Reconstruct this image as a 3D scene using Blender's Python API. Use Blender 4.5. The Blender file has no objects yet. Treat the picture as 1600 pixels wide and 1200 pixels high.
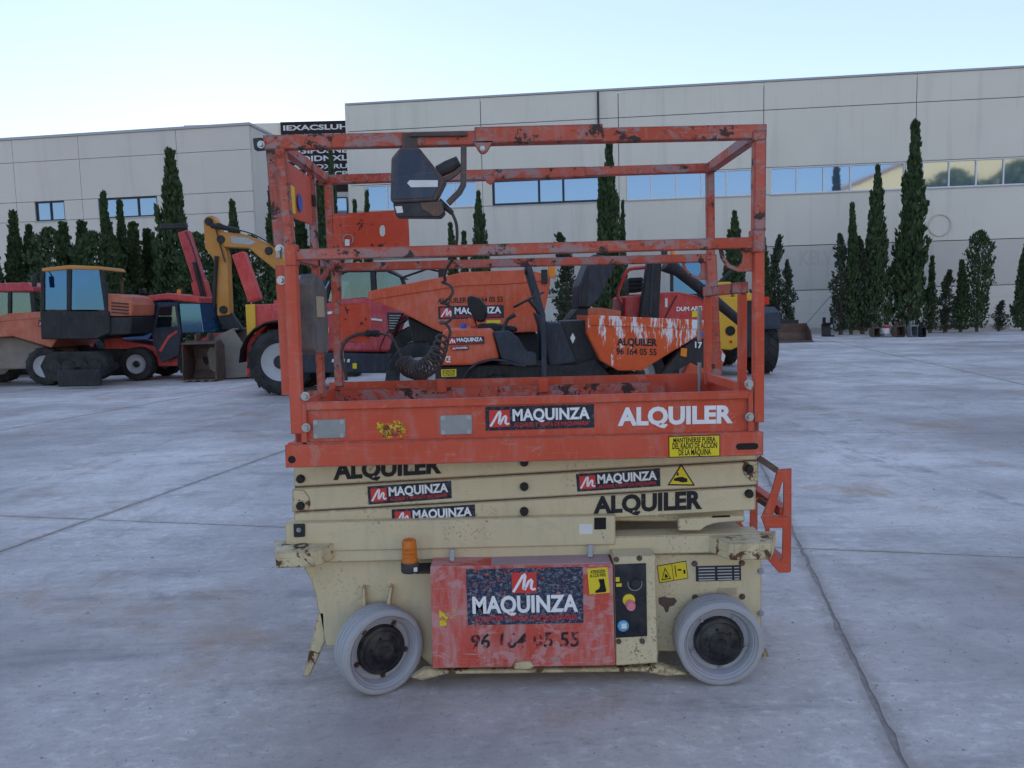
import bpy, math, random
from mathutils import Vector, Matrix, noise
R = math.radians
SC = bpy.context.scene
COL = SC.collection
# ------------------------------------------------------------------ camera
F_PX, PITCH, ROLL, H = 1202.0, 0.0928, 0.0252, 1.417      # focal length in photo pixels (1600 wide), tilt, roll, eye height
cam_d = bpy.data.cameras.new('camera')
cam_d.sensor_fit = 'HORIZONTAL'; cam_d.sensor_width = 36.0
cam_d.lens = 36.0 * F_PX / 1600.0
cam_d.clip_start = 0.05; cam_d.clip_end = 3000
cam = bpy.data.objects.new('camera', cam_d); COL.objects.link(cam)
cam.matrix_world = Matrix.Translation((0, 0, H)) @ Matrix.Rotation(math.pi/2 - PITCH, 4, 'X') @ Matrix.Rotation(-ROLL, 4, 'Z')
SC.camera = cam
# ------------------------------------------------------------------ sky, sun, exposure
SUN_EL, SUN_AZ = R(11.5), R(-18)          # low sun behind the buildings, a little left of straight ahead (+Y)
w = bpy.data.worlds.new('World'); SC.world = w; w.use_nodes = True
wn = w.node_tree; bg = wn.nodes['Background']
sky = wn.nodes.new('ShaderNodeTexSky'); sky.sky_type = 'NISHITA'; sky.sun_disc = False
sky.sun_elevation = SUN_EL; sky.sun_rotation = SUN_AZ
sky.altitude = 50; sky.air_density = 1.0; sky.dust_density = 0.04; sky.ozone_density = 2.2
gm = wn.nodes.new('ShaderNodeGamma'); gm.inputs[1].default_value = 0.43      # thin high veil: the whole sky evened out alike
hs = wn.nodes.new('ShaderNodeHueSaturation'); hs.inputs['Saturation'].default_value = 1.42; hs.inputs['Hue'].default_value = 0.526
wn.links.new(sky.outputs[0], gm.inputs[0]); wn.links.new(gm.outputs[0], hs.inputs['Color']); wn.links.new(hs.outputs[0], bg.inputs[0]); bg.inputs[1].default_value = 0.15
sd = bpy.data.lights.new('sun', 'SUN'); sd.energy = 2.5; sd.angle = R(0.53); sd.color = (1.0, 0.86, 0.68)
sun = bpy.data.objects.new('sun', sd); COL.objects.link(sun)
to_sun = Vector((math.sin(SUN_AZ)*math.cos(SUN_EL), math.cos(SUN_AZ)*math.cos(SUN_EL), math.sin(SUN_EL)))
sun.rotation_euler = to_sun.to_track_quat('Z', 'Y').to_euler(); sun.location = (-20, 60, 30)
SC.view_settings.view_transform = 'Standard'; SC.view_settings.look = 'None'
SC.view_settings.exposure = 2.18; SC.view_settings.gamma = 1.0; SC.view_settings.use_curve_mapping = False
SC.cycles.max_bounces = 6; SC.cycles.transparent_max_bounces = 12
SC.cycles.use_denoising = True

# ------------------------------------------------------------------ photo pixel -> place
def ray(u, v):
    a, b = u-800.0, v-600.0
    cr, sr = math.cos(ROLL), math.sin(ROLL)
    U, V = a*cr-b*sr, a*sr+b*cr
    c, s = math.cos(PITCH), math.sin(PITCH)
    xc, yc = U/F_PX, -V/F_PX
    return (xc, c+yc*s, yc*c-s)
def P(u, v, Y):                     # on the vertical plane y = Y  -> (x, z)
    r = ray(u, v); t = Y/r[1]; return (r[0]*t, H+r[2]*t)
def PX(u, v, X):                    # on the vertical plane x = X  -> (y, z)
    r = ray(u, v); t = X/r[0]; return (r[1]*t, H+r[2]*t)
def G(u, v, z=0.0):                 # on the level z -> (x, y)
    r = ray(u, v); t = (z-H)/r[2]; return (r[0]*t, r[1]*t)
def PP(pts, Y): return [P(u, v, Y) for u, v in pts]
def W3(u, v, Y):
    x, z = P(u, v, Y); return (x, Y, z)

# ------------------------------------------------------------------ materials
MATS = {}
def mat_new(name):
    m = bpy.data.materials.new(name); m.use_nodes = True
    nt = m.node_tree; b = nt.nodes['Principled BSDF']; MATS[name] = m; b.inputs['Specular IOR Level'].default_value = .25
    return m, nt, b
def node(nt, t, **kw):
    n = nt.nodes.new(t)
    for k, v in kw.items(): setattr(n, k, v)
    return n
def noise_node(nt, vec, scale, detail=4, rough=0.55, dist=0.0):
    n = node(nt, 'ShaderNodeTexNoise'); n.inputs['Scale'].default_value = scale; n.inputs['Detail'].default_value = detail
    n.inputs['Roughness'].default_value = rough; n.inputs['Distortion'].default_value = dist
    if vec is not None: nt.links.new(vec, n.inputs['Vector'])
    return n.outputs['Fac']
def mapping(nt, vec, sc, rot=(0,0,0), loc=(0,0,0)):
    m = node(nt, 'ShaderNodeMapping'); m.inputs['Scale'].default_value = sc; m.inputs['Rotation'].default_value = rot; m.inputs['Location'].default_value = loc
    nt.links.new(vec, m.inputs['Vector']); return m.outputs[0]
def ramp(nt, fac, a, b, ca=(0,0,0,1), cb=(1,1,1,1)):
    r = node(nt, 'ShaderNodeValToRGB'); e = r.color_ramp.elements
    e[0].position = a; e[0].color = ca; e[1].position = b; e[1].color = cb
    nt.links.new(fac, r.inputs[0]); return r.outputs[0]
def mix(nt, fac, a, b):
    m = node(nt, 'ShaderNodeMix', data_type='RGBA')
    for s, v in ((0, fac), (6, a), (7, b)):
        if isinstance(v, (int, float)): m.inputs[s].default_value = v
        elif isinstance(v, tuple): m.inputs[s].default_value = (v[0], v[1], v[2], 1)
        else: nt.links.new(v, m.inputs[s])
    return m.outputs[2]
def math_n(nt, op, a, b=0.0):
    m = node(nt, 'ShaderNodeMath', operation=op)
    for i, v in enumerate((a, b)):
        if isinstance(v, (int, float)): m.inputs[i].default_value = v
        else: nt.links.new(v, m.inputs[i])
    return m.outputs[0]
def bump(nt, b, h, strength=0.2, dist=0.01):
    n = node(nt, 'ShaderNodeBump'); n.inputs['Strength'].default_value = strength; n.inputs['Distance'].default_value = dist
    nt.links.new(h, n.inputs['Height']); nt.links.new(n.outputs[0], b.inputs['Normal'])
def coords(nt, world=False):
    if world: return node(nt, 'ShaderNodeNewGeometry').outputs['Position']
    return node(nt, 'ShaderNodeTexCoord').outputs['Object']

def paint(name, col, chip=(0.06, 0.045, 0.04), amt=0.3, dust=(0.42, 0.38, 0.35), dust_amt=0.3, rough=0.5, scale=9.0, fade=0.25, streak=True, dthr=.48, speck=0.0, edge=0.0, scrape=0.0, scol=(.30, .25, .245)):
    """Weathered paint: uneven fading, chips down to dark metal, rubbed-on dust."""
    m, nt, b = mat_new(name); c = coords(nt)
    n_f = noise_node(nt, c, 2.3, 4, .6)
    base = mix(nt, ramp(nt, n_f, .3, .72), tuple(x*(1-fade*.6) for x in col), tuple(min(1, x+(0.5-x)*fade*.35) for x in col))
    n_d = noise_node(nt, mapping(nt, c, (14, 14, 3.2)) if streak else c, 1.6 if streak else 7, 6, .68)
    base = mix(nt, math_n(nt, 'MULTIPLY', ramp(nt, n_d, dthr, dthr+.28), dust_amt), base, dust)
    n_s = noise_node(nt, mapping(nt, c, (5, 5, 90), (0, .05, 0)), 1.5, 3, .6)
    base = mix(nt, math_n(nt, 'MULTIPLY', ramp(nt, n_s, .62, .70), dust_amt*.8), base, dust)
    if scrape:
        n_x = noise_node(nt, mapping(nt, c, (7, 7, 11)), 1.0, 7, .74, .6)
        base = mix(nt, math_n(nt, 'MULTIPLY', ramp(nt, n_x, .62-.18*scrape, .66-.18*scrape), .5+.35*scrape), base, scol)
    n_c = noise_node(nt, c, scale, 8, .72, .3)
    chipm = ramp(nt, n_c, .70-.16*amt, .725-.16*amt)
    if speck:
        sp = ramp(nt, noise_node(nt, c, scale*5.5, 5, .7, .2), .70-.14*speck, .715-.14*speck)
        msk = ramp(nt, noise_node(nt, c, 3.1, 4, .65), .50, .66)
        chipm = math_n(nt, 'MAXIMUM', chipm, math_n(nt, 'MULTIPLY', sp, msk))
    if edge:
        bv = node(nt, 'ShaderNodeBevel', samples=4); bv.inputs['Radius'].default_value = .007
        vm = node(nt, 'ShaderNodeVectorMath', operation='DOT_PRODUCT'); nt.links.new(bv.outputs[0], vm.inputs[0]); nt.links.new(node(nt, 'ShaderNodeNewGeometry').outputs['Normal'], vm.inputs[1])
        em = ramp(nt, math_n(nt, 'SUBTRACT', 1.0, vm.outputs['Value']), .015, .12)
        en = ramp(nt, noise_node(nt, c, 22, 6, .7, .3), .60-.2*edge, .66-.2*edge)
        chipm = math_n(nt, 'MAXIMUM', chipm, math_n(nt, 'MULTIPLY', em, en))
    base = mix(nt, chipm, base, chip)
    nt.links.new(base, b.inputs['Base Color'])
    rr = math_n(nt, 'ADD', math_n(nt, 'MULTIPLY', n_d, .3), rough-.1)
    nt.links.new(rr, b.inputs['Roughness'])
    bump(nt, b, math_n(nt, 'SUBTRACT', noise_node(nt, c, 40, 3, .6), math_n(nt, 'MULTIPLY', chipm, .8)), .12, .004)
    return m
def plain(name, col, rough=0.6, metal=0.0, var=0.25, scale=12.0, bumps=0.1, dust_amt=0.0, dust=(0.40, 0.37, 0.34)):
    m, nt, b = mat_new(name); c = coords(nt)
    n = noise_node(nt, c, scale, 6, .62)
    base = mix(nt, n, tuple(x*(1-var) for x in col), tuple(min(1, x*(1+var)) for x in col))
    if dust_amt: base = mix(nt, math_n(nt, 'MULTIPLY', ramp(nt, noise_node(nt, c, scale*.35, 7, .7), .4, .75), dust_amt), base, dust)
    nt.links.new(base, b.inputs['Base Color']); b.inputs['Roughness'].default_value = rough; b.inputs['Metallic'].default_value = metal
    if bumps: bump(nt, b, n, bumps, .01)
    return m
def worn_print(name, col, keep=0.9, scale=30.0, rough=.55, scuff=0.0):
    """Printed ink or a sticker that has flaked: holes let the paint below show."""
    m, nt, b = mat_new(name); c = coords(nt)
    n = noise_node(nt, c, scale, 8, .75); n2 = noise_node(nt, mapping(nt, c, (6, 6, 120)), 1.3, 3, .6)
    nt.links.new(mix(nt, noise_node(nt, c, 9, 5, .6), tuple(x*.8 for x in col), tuple(min(1, x*1.15+.01) for x in col)), b.inputs['Base Color'])
    if scuff:
        l = b.inputs['Base Color'].links[0].from_socket
        nt.links.new(mix(nt, math_n(nt, 'MULTIPLY', ramp(nt, noise_node(nt, mapping(nt, c, (60, 60, 85)), 1.0, 6, .8, .4), .50, .62), scuff), l, (.34, .34, .38)), b.inputs['Base Color'])
    b.inputs['Roughness'].default_value = rough
    th = .455+.245*keep
    gone = math_n(nt, 'MAXIMUM', ramp(nt, n, th, th+.03), math_n(nt, 'MULTIPLY', ramp(nt, n2, .66+.04*keep, .70+.04*keep), 1-.5*keep))
    nt.links.new(math_n(nt, 'SUBTRACT', 1.0, gone), b.inputs['Alpha'])
    return m

paint('lift_orange', (0.62, 0.080, 0.028), chip=(.16, .10, .085), amt=.12, dust=(.45, .36, .33), dust_amt=.32, rough=.45, fade=.25, dthr=.50, speck=.4, edge=.8, scrape=.22, scol=(.50, .22, .17))
paint('lift_rail', (0.56, 0.088, 0.038), chip=(0.055, 0.038, 0.033), amt=.85, dust=(.34, .27, .26), dust_amt=.7, rough=.6, scale=9, fade=.35, dthr=.50, speck=1.0, edge=1.2, scrape=.62)
paint('lift_panel', (0.64, 0.075, 0.028), chip=(0.03, 0.02, 0.018), amt=.62, dust_amt=.25, scale=16, speck=.5, edge=.5)
paint('lift_cream', (0.64, 0.54, 0.335), chip=(0.13, 0.065, 0.03), amt=.12, dust=(.40, .35, .26), dust_amt=.4, scale=16, fade=.12, speck=.8, edge=1.25, scrape=.12, scol=(.50, .42, .27))
paint('lift_cream_rusty', (0.66, 0.56, 0.33), chip=(0.11, 0.055, 0.028), amt=.95, dust=(.30, .20, .13), dust_amt=.6, scale=13, dthr=.44, speck=1.2, edge=1.5, scrape=.5, scol=(.30, .21, .13))
paint('door_red', (0.62, 0.06, 0.03), chip=(.36, .26, .25), amt=.3, dust=(.50, .34, .33), dust_amt=.8, scale=7, fade=.4, dthr=.46, speck=.6, edge=.9, scrape=.6, scol=(.52, .30, .29))
plain('door_dust', (.40, .27, .27), .8, 0, .25, 6, .1)
plain('steel_grey', (.30, .31, .32), .45, .6, .25, 20, .1, .3)
plain('bolt_steel', (.42, .43, .44), .35, .85, .2, 30, .1)
plain('bolt_black', (.025, .024, .024), .45, .2, .4, 40, .2)
plain('black_plastic', (.022, .023, .026), .5, 0, .3, 18, .1, .25, (.2, .19, .18))
plain('black_panel', (.016, .018, .024), .35, 0, .4, 25, .1, .12)
plain('rubber_grey', (.36, .355, .365), .75, 0, .12, 14, .15, .35, (.40, .39, .38))
plain('rim_grey', (.40, .40, .43), .45, .1, .15, 9, .08, .4, (.36, .33, .31))
plain('hub_black', (.016, .016, .018), .38, .1, .5, 30, .5, .2)
plain('rubber', (.020, .020, .022), .85, 0, .3, 10, .2, .4, (.13, .12, .11))
plain('mud', (.23, .20, .17), .95, 0, .35, 5, .4)
paint('box_blue', (0.030, 0.045, 0.085), chip=(.09, .045, .03), amt=.35, dust=(.20, .17, .16), dust_amt=.35, scale=10)
paint('box_brown', (0.075, 0.05, 0.045), chip=(.16, .07, .03), amt=.6, dust=(.22, .19, .18), dust_amt=.4, scale=12)
plain('cable', (.050, .046, .045), .6, 0, .3, 30, .1, .4, (.17, .15, .14))
plain('doc_grey', (.10, .10, .10), .8, 0, .5, 14, .3, .7, (.28, .25, .21))
plain('tan_label', (.42, .36, .24), .7, 0, .3, 20, .0)
plain('white_label', (.72, .72, .70), .6, 0, .1, 20, .0, .3)
plain('yellow_label', (.74, .58, .02), .5, 0, .08, 15, .0, .12)
plain('blue_label', (.05, .10, .42), .5, 0, .3, 30, .0)
plain('ink_black', (.012, .012, .013), .55, 0, .3, 20, .0)
plain('data_plate', (.035, .04, .05), .4, .3, .3, 20, .0)
plain('pale_ink', (.45, .45, .45), .6, 0, .3, 40, .0)
plain('beacon_amber', (.75, .20, .015), .12, 0, .1, 15, .0); MATS['beacon_amber'].node_tree.nodes['Principled BSDF'].inputs['Transmission Weight'].default_value = .35
plain('pink_knob', (.70, .22, .26), .45, 0, .1, 15, .0)
plain('blue_gauge', (.12, .38, .62), .35, 0, .2, 30, .0)
worn_print('print_white', (.80, .80, .80), .92, 35)
worn_print('print_black', (.014, .016, .018), .75, 45)
worn_print('print_black_worn', (.03, .025, .03), .17, 26)
worn_print('print_red', (.55, .045, .04), .75, 50)
worn_print('sticker_navy', (.014, .018, .030), .66, 40, scuff=.25)
worn_print('sticker_navy_worn', (.022, .034, .070), .40, 48, scuff=.75)
worn_print('sticker_red', (.62, .05, .045), .9, 30)
worn_print('sticker_yellow_worn', (.72, .55, .03), -.02, 30)
worn_print('sticker_yellow', (.74, .58, .02), 1.0, 22)

def facade(name, col, streak_amt=.3, scale=1.0, rough=.85):
    m, nt, b = mat_new(name); c = coords(nt, True)
    n = noise_node(nt, c, .35*scale, 5, .6); n2 = noise_node(nt, mapping(nt, c, (1.2, 1.2, .10)), 1.4, 5, .65); n3 = noise_node(nt, c, 7, 4, .6)
    base = mix(nt, n, tuple(x*.92 for x in col), tuple(min(1, x*1.05) for x in col))
    base = mix(nt, math_n(nt, 'MULTIPLY', ramp(nt, n2, .52, .85), streak_amt), base, tuple(x*.6 for x in col))
    base = mix(nt, math_n(nt, 'MULTIPLY', n3, .12), base, tuple(x*.8 for x in col))
    nt.links.new(base, b.inputs['Base Color']); b.inputs['Roughness'].default_value = rough
    bump(nt, b, n3, .1, .02); return m
facade('wall_panel', (.70, .655, .565), .5)
facade('wall_rough', (.57, .53, .47), .6, 2.5)
facade('wall_left', (.64, .59, .52), .45)
facade('wall_dark', (.035, .020, .022), .2)
facade('letter_white', (.66, .66, .65), .15)
facade('joint_dark', (.10, .10, .10), .1)
facade('faded_paint', (.52, .485, .43), .6, 3)
facade('coping', (.42, .43, .44), .2)
facade('sunlit_wall', (.62, .47, .27), .2)
facade('roof_tile', (.30, .16, .11), .3, 4)
plain('frame_white', (.70, .70, .70), .45, 0, .06, 5, 0)
plain('frame_dark', (.03, .035, .045), .4, .2, .1, 5, 0)
def solar_glass(name, col, metal=.75):
    m, nt, b = mat_new(name); c = coords(nt, True)
    b.inputs['Base Color'].default_value = (*col, 1); b.inputs['Metallic'].default_value = metal; b.inputs['Roughness'].default_value = .04
    bump(nt, b, noise_node(nt, c, .8, 2, .5), .02, .05); return m
solar_glass('window_glass', (.24, .34, .47))
def cab_glass(name, tint=(.60, .72, .76), fac=.30, gl=(.8, .88, .95)):
    m, nt, b = mat_new(name); nt.nodes.remove(b); out = nt.nodes['Material Output']
    t = node(nt, 'ShaderNodeBsdfTransparent'); t.inputs[0].default_value = (*tint, 1)
    g = node(nt, 'ShaderNodeBsdfGlossy'); g.inputs['Roughness'].default_value = .05; g.inputs[0].default_value = (*gl, 1)
    x = node(nt, 'ShaderNodeMixShader'); x.inputs[0].default_value = fac
    nt.links.new(t.outputs[0], x.inputs[1]); nt.links.new(g.outputs[0], x.inputs[2]); nt.links.new(x.outputs[0], out.inputs[0]); return m
cab_glass('cab_glass', (.48, .58, .64), .13, (.42, .58, .70)); cab_glass('cab_glass_sky_tint', (.20, .34, .50), .34, (.13, .30, .62))  # second glass: blue of the mirrored sky is put into its colours
# machines
paint('dumper_orange', (.62, .085, .02), amt=.12, dust_amt=.28, rough=.42, scale=5, fade=.3)
paint('dumper_orange_old', (.55, .12, .05), chip=(.25, .18, .14), amt=.35, dust=(.40, .27, .20), dust_amt=.6, scale=5, fade=.4)
paint('tele_red', (.50, .025, .04), amt=.05, dust_amt=.30, rough=.35, scale=5, fade=.3)
paint('machine_red', (.58, .04, .035), amt=.08, dust_amt=.25, rough=.38, scale=5)
paint('digger_yellow', (.56, .235, .03), amt=.25, dust=(.33, .26, .18), dust_amt=.5, scale=4)
paint('machine_yellow', (.72, .40, .015), amt=.12, dust_amt=.15, rough=.4, scale=5)
paint('machine_black', (.014, .015, .018), chip=(.10, .09, .08), amt=.15, dust=(.12, .11, .10), dust_amt=.30, scale=5, fade=.1)
paint('machine_bluegrey', (.022, .028, .042), chip=(.10, .10, .10), amt=.1, dust=(.13, .13, .14), dust_amt=.35, scale=5, fade=.1)
plain('machine_rim', (.42, .43, .44), .5, .1, .2, 6, .1, .5)
plain('seat_black', (.018, .018, .020), .55, 0, .3, 9, .15)
paint('rust', (.10, .055, .035), chip=(.20, .10, .05), amt=.7, dust=(.17, .14, .12), dust_amt=.6, scale=5)
plain('lamp_orange', (.75, .22, .02), .25, 0, .1, 9, 0)
plain('lamp_red', (.60, .02, .02), .25, 0, .1, 9, 0)
plain('galvanised', (.40, .41, .42), .5, .5, .15, 6, 0)
# skip with dried white slurry run down from the rim
def splash_mat():
    m, nt, b = mat_new('skip_splashed'); c = coords(nt)
    sep = node(nt, 'ShaderNodeSeparateXYZ'); nt.links.new(c, sep.inputs[0])
    base = mix(nt, ramp(nt, noise_node(nt, c, 3, 5, .6), .3, .7), (.50, .07, .018), (.64, .11, .03))
    runs = noise_node(nt, mapping(nt, c, (9, 9, 1.7), (0, .32, 0)), 1.6, 5, .72)
    zg = node(nt, 'ShaderNodeMapRange'); zg.inputs[1].default_value = .62; zg.inputs[2].default_value = 1.22; zg.inputs[3].default_value = -.11; zg.inputs[4].default_value = .095
    nt.links.new(sep.outputs[2], zg.inputs[0])
    xg = node(nt, 'ShaderNodeMapRange'); xg.inputs[1].default_value = .15; xg.inputs[2].default_value = .75; xg.inputs[3].default_value = -.22; xg.inputs[4].default_value = .05
    nt.links.new(sep.outputs[0], xg.inputs[0])
    s = math_n(nt, 'ADD', math_n(nt, 'ADD', runs, zg.outputs[0]), xg.outputs[0])
    base = mix(nt, ramp(nt, s, .62, .67), base, (.66, .62, .62))
    nt.links.new(base, b.inputs['Base Color']); b.inputs['Roughness'].default_value = .6
    bump(nt, b, s, .1, .01)
splash_mat()
# foliage, bark, ground
def foliage(name, a, bcol):
    m, nt, b = mat_new(name)
    g = node(nt, 'ShaderNodeNewGeometry')
    n = noise_node(nt, coords(nt), 1.8, 3, .6)
    f = math_n(nt, 'ADD', math_n(nt, 'MULTIPLY', g.outputs['Random Per Island'], .6), math_n(nt, 'MULTIPLY', n, .4))
    nt.links.new(mix(nt, f, a, bcol), b.inputs['Base Color']); b.inputs['Roughness'].default_value = .75
    b.inputs['Specular IOR Level'].default_value = .25; return m
foliage('cypress_green', (.018, .040, .018), (.080, .118, .046))
foliage('cypress_dry', (.022, .034, .022), (.070, .090, .052))
plain('bark', (.10, .075, .055), .9, 0, .4, 8, .4)
foliage('weeds', (.04, .07, .02), (.10, .12, .05))
def concrete(name, dirt=False):
    m, nt, b = mat_new(name); c = coords(nt, True)
    n1 = noise_node(nt, c, .45, 6, .62); n2 = noise_node(nt, c, 3.0, 8, .68, .4); n3 = noise_node(nt, c, 38, 6, .75)
    n4 = noise_node(nt, mapping(nt, c, (.7, 3.4, 1), (0, 0, R(16))), 1.3, 7, .7, .5)
    n5 = noise_node(nt, mapping(nt, c, (1, 1, 1), (0, 0, 0), (7.3, 2.1, 0)), .95, 7, .66, .3)
    n6 = noise_node(nt, mapping(nt, c, (9, 15, 1), (0, 0, R(-8))), 1.5, 8, .74, .2); n7 = noise_node(nt, c, 120, 4, .7)
    n0 = noise_node(nt, c, .16, 4, .55); n8 = noise_node(nt, mapping(nt, c, (.10, 2.6, 1), (0, 0, R(38))), 1.0, 5, .65, .6); n9 = noise_node(nt, mapping(nt, c, (2.2, .09, 1), (0, 0, R(14))), 1.0, 5, .65, .6)
    big = math_n(nt, 'ADD', math_n(nt, 'MULTIPLY', n1, .6), math_n(nt, 'MULTIPLY', n0, .4))
    base = mix(nt, ramp(nt, big, .40, .60), (0.380, 0.332, 0.299), (0.741, 0.668, 0.598))
    base = mix(nt, math_n(nt, 'MULTIPLY', ramp(nt, n2, .48, .64), .45), base, (0.380, 0.345, 0.317))
    base = mix(nt, math_n(nt, 'MULTIPLY', math_n(nt, 'MULTIPLY', ramp(nt, n6, .54, .63), ramp(nt, n1, .30, .62, (1,1,1,1), (.25,.25,.25,1))), .6), base, (0.271, 0.246, 0.224))          # scuffs
    base = mix(nt, math_n(nt, 'MULTIPLY', math_n(nt, 'MULTIPLY', ramp(nt, n6, .38, .47, (1,1,1,1), (0,0,0,1)), ramp(nt, n1, .40, .62)), .75), base, (0.814, 0.744, 0.678))  # dusty pale patches
    base = mix(nt, math_n(nt, 'MULTIPLY', ramp(nt, n4, .54, .66), .34), base, (0.199, 0.184, 0.176))          # tyre smears
    base = mix(nt, math_n(nt, 'MULTIPLY', math_n(nt, 'MULTIPLY', math_n(nt, 'MAXIMUM', ramp(nt, n8, .58, .66), ramp(nt, n9, .60, .67)), ramp(nt, n2, .44, .56)), .42), base, (0.199, 0.184, 0.172))   # long tyre tracks
    base = mix(nt, math_n(nt, 'MULTIPLY', ramp(nt, n5, .56, .70), .7), base, (0.398, 0.260, 0.163))           # mud and rust stains
    base = mix(nt, math_n(nt, 'MULTIPLY', ramp(nt, n3, .58, .66), .6), base, (0.199, 0.179, 0.163))
    base = mix(nt, math_n(nt, 'MULTIPLY', ramp(nt, n7, .60, .68), .5), base, (0.163, 0.148, 0.132))
    sep = node(nt, 'ShaderNodeSeparateXYZ'); nt.links.new(c, sep.inputs[0]); ga = R(12.8)
    def joint(cx, cy, off, d):
        v = math_n(nt, 'ADD', math_n(nt, 'MULTIPLY', sep.outputs[0], cx/d), math_n(nt, 'MULTIPLY', sep.outputs[1], cy/d))
        return math_n(nt, 'MULTIPLY', math_n(nt, 'ABSOLUTE', math_n(nt, 'SUBTRACT', math_n(nt, 'FRACT', math_n(nt, 'ADD', v, .5-off/d+40)), .5)), d)
    dj = math_n(nt, 'MINIMUM', joint(math.cos(ga), -math.sin(ga), .653, 4.86), math_n(nt, 'MULTIPLY', joint(math.sin(ga), math.cos(ga), 4.65, 4.41), 2.2))
    dj = math_n(nt, 'SUBTRACT', dj, math_n(nt, 'MULTIPLY', math_n(nt, 'SUBTRACT', noise_node(nt, c, 9, 6, .7), .42), .20))
    base = mix(nt, math_n(nt, 'MULTIPLY', ramp(nt, dj, .004, .05, (1,1,1,1), (0,0,0,1)), .6), base, (0.325, 0.278, 0.233))          # dirt packed along the joints
    nt.links.new(base, b.inputs['Base Color'])
    nt.links.new(math_n(nt, 'ADD', math_n(nt, 'MULTIPLY', n2, .35), .55), b.inputs['Roughness'])
    bump(nt, b, math_n(nt, 'ADD', math_n(nt, 'MULTIPLY', n2, .6), math_n(nt, 'MULTIPLY', n3, .5)), .35, .012)
concrete('concrete')
plain('joint_dirt', (.33, .28, .24), .95, 0, .45, 22, .8)
plain('yard_dirt', (.30, .29, .28), .95, 0, .3, 1.5, .3)

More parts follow.
